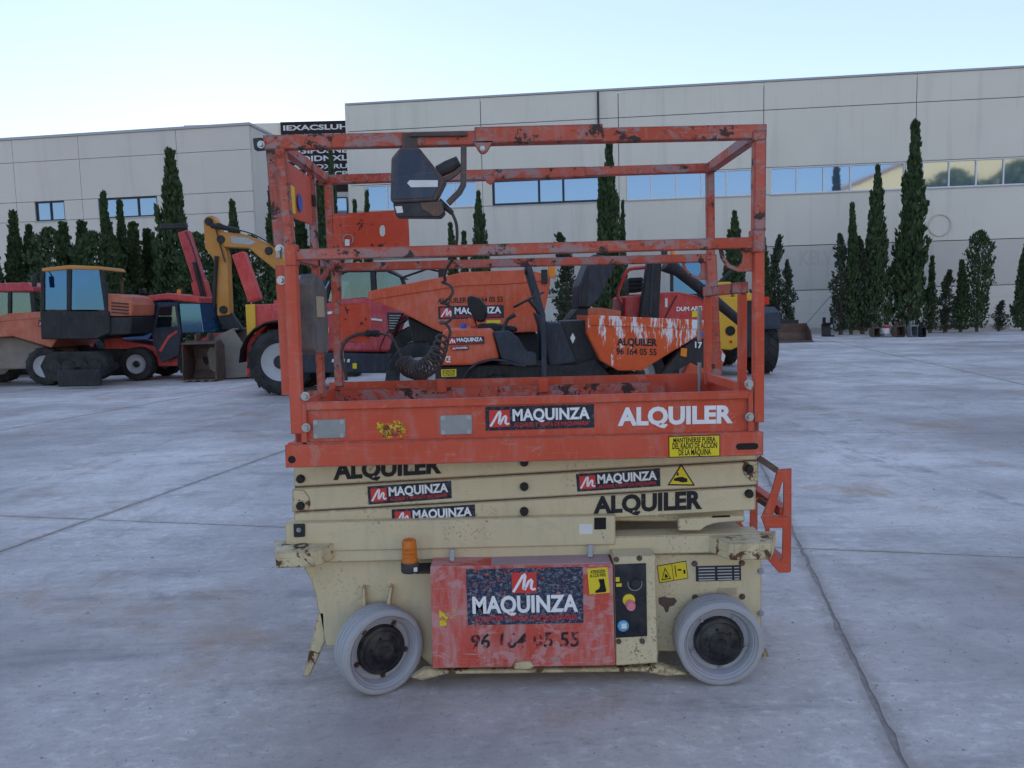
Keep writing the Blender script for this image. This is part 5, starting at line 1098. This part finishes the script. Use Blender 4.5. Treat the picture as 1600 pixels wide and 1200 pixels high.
# ---- crimson telehandler behind the left guardrail
Y4 = 14.0; TW = 2.0
t1 = at('telehandler', 530, Y4+1.0, 'crimson telehandler with black cab, half hidden behind the lift guardrail', 'telehandler', 'telehandlers in the yard')
p = mk(t1)
hd = yprism(t1, [(470,480),(498,478),(522,469),(567,464),(611,474),(637,491),(622,506),(616,523),(616,552),(470,550)], Y4, 1.0, 'engine_cover', 'tele_red', taper=.03, bevel=.06, seg=3)
yprism(t1, [(604,488),(632,489),(620,506),(615,524),(607,518)], Y4-.02, .6, 'grille', 'machine_black', hd, bevel=.02)
yprism(t1, [(498,489),(520,486),(520,490),(498,494)], Y4-.03, .02, 'stripe', 'white_label', hd); yprism(t1, [(580,497),(597,499),(597,502),(580,500)], Y4-.03, .02, 'stripe', 'white_label', hd)
yq = q3([(500,512),(514,511.5),(514,520),(500,520.5)], Y4-.015); plate_on(t1, hd, yq, 'yellow_label')
bl = yprism(t1, [(470,550),(616,553),(622,553),(622,583),(470,583)], Y4-.05, 1.2, 'lower_panel', 'machine_bluegrey', bevel=.03, seg=2)
yq = q3([(551,567.5),(557.5,567.5),(557.5,576),(551,576)], Y4-.055); plate_on(t1, bl, yq, 'yellow_label')
for k in range(4): p(MB().py(PP([(519+k*8,561),(523+k*8,561),(522+k*8,566),(518+k*8,566)], Y4-.056), Y4-.056, Y4-.052), 'white_mark', 'white_label', bl)
lf = yprism(t1, [(386,476),(445,474),(470,480),(470,560),(445,505),(420,505),(400,530),(396,580),(384,590)], Y4+.25, 1.4, 'front_body', 'machine_red', bevel=.03, seg=2)
yprism(t1, [(383,476),(398,475),(400,522),(386,524)], Y4+.20, .05, 'yellow_stripe', 'machine_yellow', lf, bevel=.01)
p(MB().box(P(400, 560, Y4)[0], P(640, 560, Y4)[0], Y4+.45, Y4+1.55, .45, .95), 'chassis', 'machine_black', bevel=.03)
for u in (437, 655):
    x = P(u, 560, Y4)[0]; wheel(t1, (x, Y4, .62), .62, .44, lugs=18); wheel(t1, (x, Y4+TW, .62), .62, .44, (0,1,0), lugs=18)
    m = MB(); arc = [(x+.74*math.cos(k*math.pi/10), .62+.74*math.sin(k*math.pi/10)) for k in range(0, 11)]
    m.loft([[(q[0], Y4-.02, q[1]), (q[0], Y4+.44, q[1]), (q[0], Y4+.44, q[1]+.03), (q[0], Y4-.02, q[1]+.03)] for q in arc]); p(m, 'mudguard', 'machine_black', bevel=.005)
cabp = [(506,470),(510,448),(520,431),(540,421),(606,420.5),(628,434),(640,452),(642,472)]
cb = yprism(t1, [(516,433),(540,420),(606,419.5),(630,434),(624,434),(604,424.5),(541,425.5),(521,436)], Y4+.15, .9, 'cab_roof', 'machine_black', bevel=.02)
for q in ([(505,472),(511,447),(518,434),(522,437),(516,450),(511,473)], [(578,424),(586,424),(590,470),(580,470)], [(624,434),(630,433),(644,470),(637,471)]):
    for d in (.15, .95): yprism(t1, q, Y4+d, .10, 'cab_pillar', 'machine_black', cb, bevel=.01)
for d in (.19, .99):
    yprism(t1, [(512,471),(522,437),(541,425.5),(579,425),(581,470)], Y4+d, .012, 'window', 'cab_glass', cb); yprism(t1, [(588,425),(604,424.5),(624,435),(637,470),(590,470)], Y4+d, .012, 'window', 'cab_glass', cb)
yprism(t1, [(588,426),(596,426),(598,452),(590,452)], Y4+.5, .3, 'seat', 'machine_red', cb, bevel=.02)
yprism(t1, [(545,440),(560,438),(566,470),(548,470)], Y4+.35, .5, 'driver_seat', 'seat_black', cb, bevel=.04, seg=2)
p(MB().tube([W3(628, 434, Y4+.1), W3(668, 420, Y4-.1), W3(686, 424, Y4-.1)], .02, 6), 'mirror_arm', 'machine_black', smooth=True)
x, z = P(690, 424, Y4-.1); p(MB().box(x-.06, x+.06, Y4-.13, Y4-.07, z-.12, z+.12), 'mirror', 'machine_black', bevel=.02)
p(MB().lathe([(.05,0),(.05,.10),(.03,.13),(.001,.135)], W3(560, 420, Y4+.5), (0,0,1), 12), 'beacon', 'lamp_orange', smooth=True)
for k in range(6): yprism(t1, [(608,492+k*4),(626-k*2,492.5+k*4),(626-k*2,494+k*4),(608,493.5+k*4)], Y4-.035, .02, 'grille_bar', 'steel_grey', hd)
p(MB().tube([W3(505, 470, Y4+.12), W3(509, 450, Y4+.08), W3(514, 440, Y4+.12)], .015, 6), 'handrail', 'steel_grey', smooth=True)
p(MB().bar(W3(400, 470, Y4+1.3), W3(374, 396, Y4+1.3), .25, .24, (1,0,0)), 'boom', 'machine_red', bevel=.02)
p(MB().bar((P(640, 480, Y4)[0], Y4+1.3, 1.55), (P(396, 470, Y4)[0], Y4+1.3, 1.62), .30, .30), 'boom_base', 'machine_red', bevel=.02)

# ---- compact red telehandler further left
Y5 = 18.4
t2 = at('telehandler', 250, Y5+.9, 'compact red telehandler with raised red boom and bluish windscreen', 'telehandler', 'telehandlers in the yard')
p = mk(t2)
yprism(t2, [(160,514),(190,509),(194,532),(240,540),(300,538),(330,520),(334,560),(318,572),(186,572),(164,556)], Y5+.3, 1.2, 'body', 'machine_red', bevel=.03, seg=2)
cb = yprism(t2, [(206,472),(222,463),(262,458),(312,464),(312,474),(262,468),(222,472)], Y5+.1, 1.3, 'cab_roof', 'machine_red', bevel=.03, seg=2)
yprism(t2, [(192,531),(190,508),(202,485),(219,472),(246,471),(240,520),(231,531)], Y5+.1, 1.2, 'windscreen', 'cab_glass_sky_tint', cb, bevel=.01)
dr_ = yprism(t2, [(237,519),(246,475),(276,473),(283,520),(279,555),(253,567),(239,537)], Y5+.06, .05, 'door', 'machine_bluegrey', cb, bevel=.01)
yprism(t2, [(243,512),(250,480),(273,478),(278,510)], Y5+.045, .012, 'door_window', 'cab_glass', dr_)
yprism(t2, [(248,548),(262,525),(276,516),(277,519),(264,529),(252,550)], Y5+.05, .008, 'swoosh', 'machine_red', dr_)
yprism(t2, [(280,474),(312,474),(318,520),(284,520)], Y5+.1, 1.2, 'cab_rear', 'cab_glass_sky_tint', cb, bevel=.01)
yprism(t2, [(262,495),(276,494),(278,530),(262,530)], Y5+.4, .5, 'seat', 'seat_black', cb, bevel=.03)
for u in (212, 302):
    x = P(u, 565, Y5)[0]; wheel(t2, (x, Y5, .41), .41, .32, lugs=14); wheel(t2, (x, Y5+1.8, .41), .41, .32, (0,1,0), lugs=14)
p(MB().bar(W3(322, 470, Y5+1.2), W3(288, 362, Y5+1.2), .26, .26, (1,0,0)), 'boom', 'tele_red', bevel=.02)
p(MB().bar(W3(326, 500, Y5+1.2), W3(312, 440, Y5+1.2), .32, .34, (1,0,0)), 'boom_base', 'machine_red', bevel=.02)
fc = p(MB().box(P(252, 354, Y5+1.2)[0], P(291, 354, Y5+1.2)[0], Y5+1.12, Y5+1.28, P(260, 358.5, Y5+1.2)[1], P(260, 350, Y5+1.2)[1]), 'fork_carriage', 'machine_black', bevel=.02)
p(MB().tube([W3(318, 470, Y5+1.0), W3(303, 410, Y5+1.0)], .05, 8), 'lift_cylinder', 'machine_black', smooth=True)
for d in (0, .06): p(MB().tube([tuple(q) for q in spline([W3(326, 480, Y5+1.02+d), W3(316, 440, Y5+1.0+d), W3(300, 385, Y5+1.02+d), W3(290, 362, Y5+1.0+d)], 5)], .016, 6), 'hose', 'black_plastic', smooth=True)
p(MB().tube([W3(206, 474, Y5+.1), W3(196, 470, Y5-.2)], .014, 6), 'mirror_arm', 'machine_black'); x, z = P(195, 476, Y5-.2); p(MB().box(x-.06, x+.06, Y5-.22, Y5-.18, z-.13, z+.10), 'mirror', 'machine_black', bevel=.02)
x, z = P(225, 459, Y5+.4); p(MB().box(x-.08, x+.08, Y5+.3, Y5+.4, z, z+.12), 'work_lamp', 'machine_black', bevel=.02)
p(MB().lathe([(.05,0),(.05,.09),(.03,.12),(.001,.125)], W3(280, 460, Y5+.6), (0,0,1), 12), 'beacon', 'lamp_orange', smooth=True)

# ---- yellow roofed tracked digger
Y6 = 17.2
e1 = at('excavator', 115, Y6+1, 'tracked digger with yellow roofed cab, glass coloured like reflected sky, orange hood and dozer blade', 'excavator', 'excavators in the yard')
p = mk(e1)
cb = yprism(e1, [(64,419),(108,414),(156,416),(160,422),(108,421),(66,425)], Y6+.2, 1.1, 'cab_roof', 'digger_yellow', bevel=.02)
for q in ([(63,424),(69,424),(69,486),(63,486)], [(104,421),(111,421),(110,486),(104,486)], [(154,421),(161,424),(170,486),(163,486)]):
    for d in (.2, 1.2): yprism(e1, q, Y6+d, .08, 'cab_pillar', 'machine_black', cb, bevel=.01)
for q, gm_ in (([(69,425),(104,422),(104,484),(69,484)], 'cab_glass_sky_tint'), ([(111,421),(155,422),(163,484),(110,484)], 'cab_glass_sky_tint')):
    for d in (.23, 1.23): yprism(e1, q, Y6+d, .012, 'window', gm_, cb)
yprism(e1, [(118,450),(134,448),(138,486),(116,486)], Y6+.5, .5, 'seat', 'seat_black', cb, bevel=.03)
yprism(e1, [(62,486),(170,486),(172,520),(150,530),(64,530)], Y6+.15, 1.5, 'cab_base', 'machine_black', bevel=.02)
yprism(e1, [(164,458),(200,463),(207,476),(206,494),(168,494)], Y6+.2, 1.5, 'engine_cover', 'dumper_orange_old', bevel=.04, seg=2)
for d in (0, 1.35):
    m = MB(); L = PP([(62,572),(70,556),(85,550),(150,550),(162,556),(168,572),(162,588),(150,594),(85,596),(70,590)], Y6); m.py(L, Y6+d, Y6+d+.38); tk = p(m, 'track', 'rubber', bevel=.02)
    for k in range(4): x, z = P(86+k*21, 573, Y6); p(MB().lathe([(.15, -.02), (.15, .02), (.05, .03), (.001, .03)], (x, Y6+d-.005, z), (0,-1,0), 16), 'track_roller', 'machine_black', tk, smooth=True)
bl = p(MB().box(P(90, 590, Y6-.6)[0], P(158, 590, Y6-.6)[0], Y6-.62, Y6-.55, .06, .42), 'blade', 'machine_black', bevel=.02)
for u in (97, 150): x = P(u, 580, Y6-.6)[0]; p(MB().bar((x, Y6-.55, .3), (x, Y6+.3, .45), .10, .12), 'blade_arm', 'machine_black', bl)

p(MB().tube([W3(190, 463, Y6+1.2), W3(190, 440, Y6+1.2), W3(194, 436, Y6+1.2)], .045, 8), 'exhaust', 'rust', smooth=True)
p(MB().tube([W3(168, 486, Y6+.12), W3(168, 444, Y6+.12), W3(162, 436, Y6+.12)], .018, 6), 'handrail', 'machine_black', smooth=True)
for k in range(4): yprism(e1, [(174,472+k*5),(200,474+k*5),(200,476+k*5),(174,474+k*5)], Y6+.17, .03, 'vent', 'machine_black')
p(MB().tube([W3(66, 424, Y6+.1), W3(54, 430, Y6-.1)], .014, 6), 'mirror_arm', 'machine_black'); x, z = P(53, 438, Y6-.1); p(MB().box(x-.06, x+.06, Y6-.12, Y6-.08, z-.14, z+.12), 'mirror', 'machine_black', bevel=.02)

yprism(e1, [(168,495),(206,495),(204,522),(168,524)], Y6+.2, 1.5, 'rear_frame', 'machine_black', bevel=.02)

# ---- yellow excavator with the arm down
Y7 = 18.6
e2 = at('excavator', 470, Y7+1, 'yellow excavator whose bent arm and bucket show beside the lift', 'excavator', 'excavators in the yard')
p = mk(e2)
dp_ = yprism(e2, [(317,345),(322,338),(331,336),(340,347),(355,400),(359,492),(339,494),(333,405),(320,388)], Y7, .30, 'dipper', 'digger_yellow', bevel=.03, seg=2)
bm_ = yprism(e2, [(335,366),(345,362),(379,365),(427,384),(450,412),(490,500),(470,505),(433,424),(405,402),(389,388),(350,386)], Y7-.02, .34, 'boom', 'digger_yellow', bevel=.03, seg=2)
yprism(e2, [(360,369),(385,371),(400,378),(392,383),(362,380)], Y7-.03, .01, 'boom_plate', 'steel_grey', bm_)
p(MB().tube([W3(330, 352, Y7-.06), W3(372, 360, Y7-.06)], .06, 8), 'hydraulic_cylinder', 'machine_black', smooth=True)
p(MB().tube([W3(338, 400, Y7-.05), W3(334, 480, Y7-.05)], .05, 8), 'hydraulic_cylinder', 'machine_black', smooth=True)
yprism(e2, [(455,470),(500,452),(560,452),(566,520),(455,520)], Y7-.3, 1.8, 'body', 'digger_yellow', bevel=.04, seg=2)
yprism(e2, [(458,430),(496,426),(500,470),(458,474)], Y7-.3, .9, 'cab', 'cab_glass_sky_tint', bevel=.02)
for d in (-.5, 1.4): p(MB().py(PP([(440,575),(450,552),(560,552),(572,572),(560,594),(450,596)], Y7), Y7+d, Y7+d+.45), 'track', 'rubber', bevel=.02)
for d in (0, .05, .10): p(MB().tube([tuple(q) for q in spline([W3(440, 392, Y7-.05+d), W3(400, 368, Y7-.08+d), W3(360, 356, Y7-.10+d), W3(338, 350, Y7-.05+d), W3(341, 372, Y7-.06+d), W3(352, 410, Y7-.05+d)], 5)], .016, 6), 'hose', 'black_plastic', smooth=True)
for u, v in ((326, 346), (345, 374), (349, 484), (420, 392)): p(MB().lathe([(.001,-.03),(.09,-.03),(.10,0),(.001,0)], W3(u, v, Y7-.025), (0,1,0), 14), 'pivot_pin', 'machine_black', smooth=True)
def bucket(root, c, s, name, mat, parent=None, wd=.7, flip=1, group=None):
    prof = [(0,.95),(-.35,.80),(-.52,.50),(-.48,.18),(-.20,0),(.25,.02),(.48,.14)]
    o_ = [(c[0]+flip*x*s, c[2]+z*s) for x, z in prof]; i_ = [(c[0]+flip*(x*.90+.02)*s, c[2]+(z*.92+.05)*s) for x, z in prof]
    m = MB(); y0, y1 = c[1], c[1]+wd
    m.loft([[(x, y0, z) for x, z in o_]+[(x, y0, z) for x, z in reversed(i_)], [(x, y1, z) for x, z in o_]+[(x, y1, z) for x, z in reversed(i_)]])
    for y in (y0-.012, y1): m.py(o_, y, y+.012)
    b = m.build(name, mat, root, parent, bevel=.004)
    for k in range(4):
        y = y0+(k+.5)*wd/4; MB().hexa([(o_[-1][0]-flip*.02, y-.03, o_[-1][1]-.01), (o_[-1][0]-flip*.02, y+.03, o_[-1][1]-.01), (o_[-1][0]-flip*.02, y+.03, o_[-1][1]+.035), (o_[-1][0]-flip*.02, y-.03, o_[-1][1]+.035)],
            [(o_[-1][0]+flip*.12*s, y-.02, o_[-1][1]+.03), (o_[-1][0]+flip*.12*s, y+.02, o_[-1][1]+.03), (o_[-1][0]+flip*.12*s, y+.02, o_[-1][1]+.045), (o_[-1][0]+flip*.12*s, y-.02, o_[-1][1]+.045)]).build('tooth', 'rust', root, b if parent is None else parent)
    return b
x = P(374, 560, Y7)[0]; bucket(e2, (x, Y7-.3, .02), 1.25, 'bucket', 'mud', wd=.9)
yprism(e2, [(338,490),(360,488),(380,516),(362,522),(344,506)], Y7+.05, .2, 'linkage', 'machine_black', bevel=.02)
gb = 'loose buckets lying in the yard'
x, y = G(312, 597); b0 = thing('digger_bucket', (x, y, 0), 'muddy digger bucket on the ground beside the yellow arm, open side showing', 'bucket', gb)
def open_bucket(root, x0, x1, y, h, d, mat, inner, teeth=0):
    """Bucket lying with its mouth towards the yard: curved shell, two side plates, lip teeth, ears on top."""
    prof = [(0,.03),(.25*d,0),(.7*d,.02*h),(.95*d,.22*h),(d,.52*h),(.86*d,.82*h),(.55*d,h),(.12*d,.95*h)]
    inn = [(.12*d,.95*h-.04),(.54*d,h-.045),(.82*d,.80*h),(.94*d,.52*h),(.90*d,.25*h),(.68*d,.07*h),(.25*d,.045),(0,.06)]
    sh = MB().px([(y+a, b) for a, b in prof+inn], x0, x1).build('shell', mat, root, bevel=.006)
    for x in (x0-.02, x1): MB().px([(y+.02, .05)]+[(y+a, b) for a, b in prof[1:]]+[(y+.10*d, .55*h)], x, x+.02).build('side_plate', mat, root, bevel=.004)
    for k in range(teeth):
        xx = x0+(k+.5)*(x1-x0)/teeth; MB().hexa([(xx-.03,y+.03,.01),(xx+.03,y+.03,.01),(xx+.03,y+.03,.055),(xx-.03,y+.03,.055)], [(xx-.015,y-.13,.02),(xx+.015,y-.13,.02),(xx+.015,y-.13,.03),(xx-.015,y-.13,.03)]).build('tooth', inner, root)
    for k in (.3, .7): MB().box(x0+(x1-x0)*k-.02, x0+(x1-x0)*k+.02, y+.35*d, y+.75*d, .9*h, h+.16).build('ear', mat, root, bevel=.01)
open_bucket(b0, x-.38, x+.36, y, .95, .8, 'rust', 'mud', 4)

# ---- orange dumper cut by the frame edge
Y8 = 17.6
d3 = at('dumper', 10, Y8+.8, 'muddy orange dumper with wide skip at the end of the machine row', 'dumper', 'site dumpers in the yard')
p = mk(d3)
out = [(-75,502),(0,494),(12,490),(108,484),(110,500),(80,542),(20,524),(-50,530),(-75,518)]
a = PP(out, Y8); n = len(a); m = MB(); m.loft([[(x, Y8, z) for x, z in a], [(x, Y8+1.8, z) for x, z in a]], caps=False); m.F = [f for i, f in enumerate(m.F) if i not in (0, 1, 2)]
m.add([(x, Y8, z) for x, z in a], [tuple(range(n))]); m.add([(x, Y8+1.8, z) for x, z in a], [tuple(range(n))])
sk = p(m, 'skip', 'dumper_orange_old'); so = sk.modifiers.new('thick', 'SOLIDIFY'); so.thickness = .03; so.offset = 0
yprism(d3, [(-75,502),(0,494),(12,490),(108,484),(109,494),(12,501),(-75,512)], Y8-.03, .028, 'skip_rim', 'dumper_orange_old', sk, bevel=.006)
brand_sign(d3, sk, q3([(60,500),(104,497.5),(101,508),(60,510)], Y8-.02))
yprism(d3, [(-70,528),(22,526),(80,545),(88,575),(-70,580)], Y8+.3, 1.2, 'chassis', 'mud', bevel=.03)
for u in (4, 66, -66):
    x = P(u, 565, Y8)[0]
    if u != 4: wheel(d3, (x, Y8+.05, .45), .45, .34, lugs=14, mud=(u == 4)); wheel(d3, (x, Y8+1.75, .45), .45, .34, (0,1,0), lugs=14)
rb = p(MB().tube([W3(-40, 525, Y8+.2), W3(-40, 460, Y8+.2), W3(-30, 440, Y8+.2)], .05, 4, sq=True), 'roll_bar', 'machine_black')

# ---- red tractor cab at the far left
Y9 = 20.5
t3 = at('tractor', 15, Y9+.8, 'red roofed tractor behind the muddy orange dumper', 'tractor')
p = mk(t3)
cb = yprism(t3, [(-40,448),(-20,443),(40,441),(52,448),(52,456),(-40,456)], Y9, 1.4, 'cab_roof', 'tele_red', bevel=.04, seg=2)
for q in ([(-38,456),(-32,456),(-34,498),(-40,498)], [(12,456),(17,456),(17,498),(12,498)], [(46,456),(52,456),(56,498),(50,498)]):
    for d in (.05, 1.25): yprism(t3, q, Y9+d, .08, 'cab_pillar', 'machine_black', cb)
for q in ([(-32,457),(12,457),(12,497),(-34,497)], [(17,457),(46,457),(50,497),(17,497)]):
    for d in (.08, 1.28): yprism(t3, q, Y9+d, .012, 'window', 'cab_glass', cb)
yprism(t3, [(-40,498),(60,498),(110,508),(112,545),(-40,550)], Y9+.1, 1.2, 'body', 'tele_red', bevel=.04, seg=2)
for u, r in ((-10, .7), (92, .5)):
    x = P(u, 560, Y9)[0]; wheel(t3, (x, Y9-.05, r), r, .4, lugs=18); wheel(t3, (x, Y9+1.6, r), r, .4, (0,1,0), lugs=18)

# ---- loader buckets and attachments lying by the fence
x0, y0_ = G(1212, 536); x1, _ = G(1288, 536)
lb_ = thing('loader_bucket', ((x0+x1)/2, y0_, 0), 'wide rusty loader bucket lying by the fence', 'bucket', gb)
bucket_w = x1-x0
m = MB(); pr = [(0,0),(.55,.05),(.95,.0),(1.0,.03),(.6,.12),(.30,.30),(.28,.62),(.40,.80),(.36,.84),(.16,.64),(.14,.26)]
m.px([(y0_+.0+y*.9, z*.95) for y, z in [(0,.02),(.08,.0),(.95,.0),(1.02,.35),(.9,.75),(.82,.75),(.92,.38),(.86,.08),(.02,.05)]], x0, x1)
for x in (x0, x1-.03): m.px([(y0_+.15,.02),(y0_+.86,.02),(y0_+.92,.35),(y0_+.82,.72),(y0_+.35,.45)], x, x+.03)
m.build('shell', 'rust', lb_, bevel=.004); MB().box(x0+.3, x1-.3, y0_+.80, y0_+.95, .55, .85).build('coupling', 'machine_black', lb_, bevel=.02)
x, y = G(1297, 526); bb = thing('digger_bucket', (x, y, 0), 'small black bucket standing upright next to the wide rusty one', 'bucket', gb)
MB().px([(y,0),(y+.45,0),(y+.5,.55),(y+.15,.62),(y+.12,.57),(y+.42,.50),(y+.38,.06),(y,.06)], x-.20, x+.20).build('shell', 'machine_black', bb, bevel=.01)
for s in (-.17, .17): MB().box(x+s-.02, x+s+.02, y+.1, y+.4, .55, .85).build('ear', 'machine_black', bb, bevel=.01)
for u0, u1, mt, hh, lab_ in ((1366, 1380, 'rust', .42, 'brown bucket at the fence, first in a row of five attachments'), (1401, 1421, 'rust', .48, 'broad brown bucket in the row by the tallest cypress'), (1424, 1440, 'steel_grey', .50, 'grey attachment with pale top in the row by the tallest cypress'), (1441, 1451, 'machine_black', .44, 'narrow dark bucket ending the row by the tallest cypress')):
    x0, y = G(u0, 527); x1, _ = G(u1, 527); bb = thing('digger_bucket', ((x0+x1)/2, y, 0), lab_, 'bucket', gb)
    open_bucket(bb, x0+.02, x1-.02, y, hh, .5, mt, 'steel_grey')
x0, y = G(1382, 527); x1, _ = G(1399, 527); cp_ = thing('plate_compactor', ((x0+x1)/2, y, 0), 'small red and white compactor standing between the brown buckets', 'compactor')
MB().box(x0, x1, y, y+.5, .02, .12).build('plate', 'steel_grey', cp_, bevel=.02); MB().box(x0+.06, x1-.06, y+.08, y+.42, .125, .36).build('engine', 'white_label', cp_, bevel=.03); MB().box(x0+.1, x1-.05, y+.1, y+.4, .365, .50).build('cover', 'machine_red', cp_, bevel=.04)
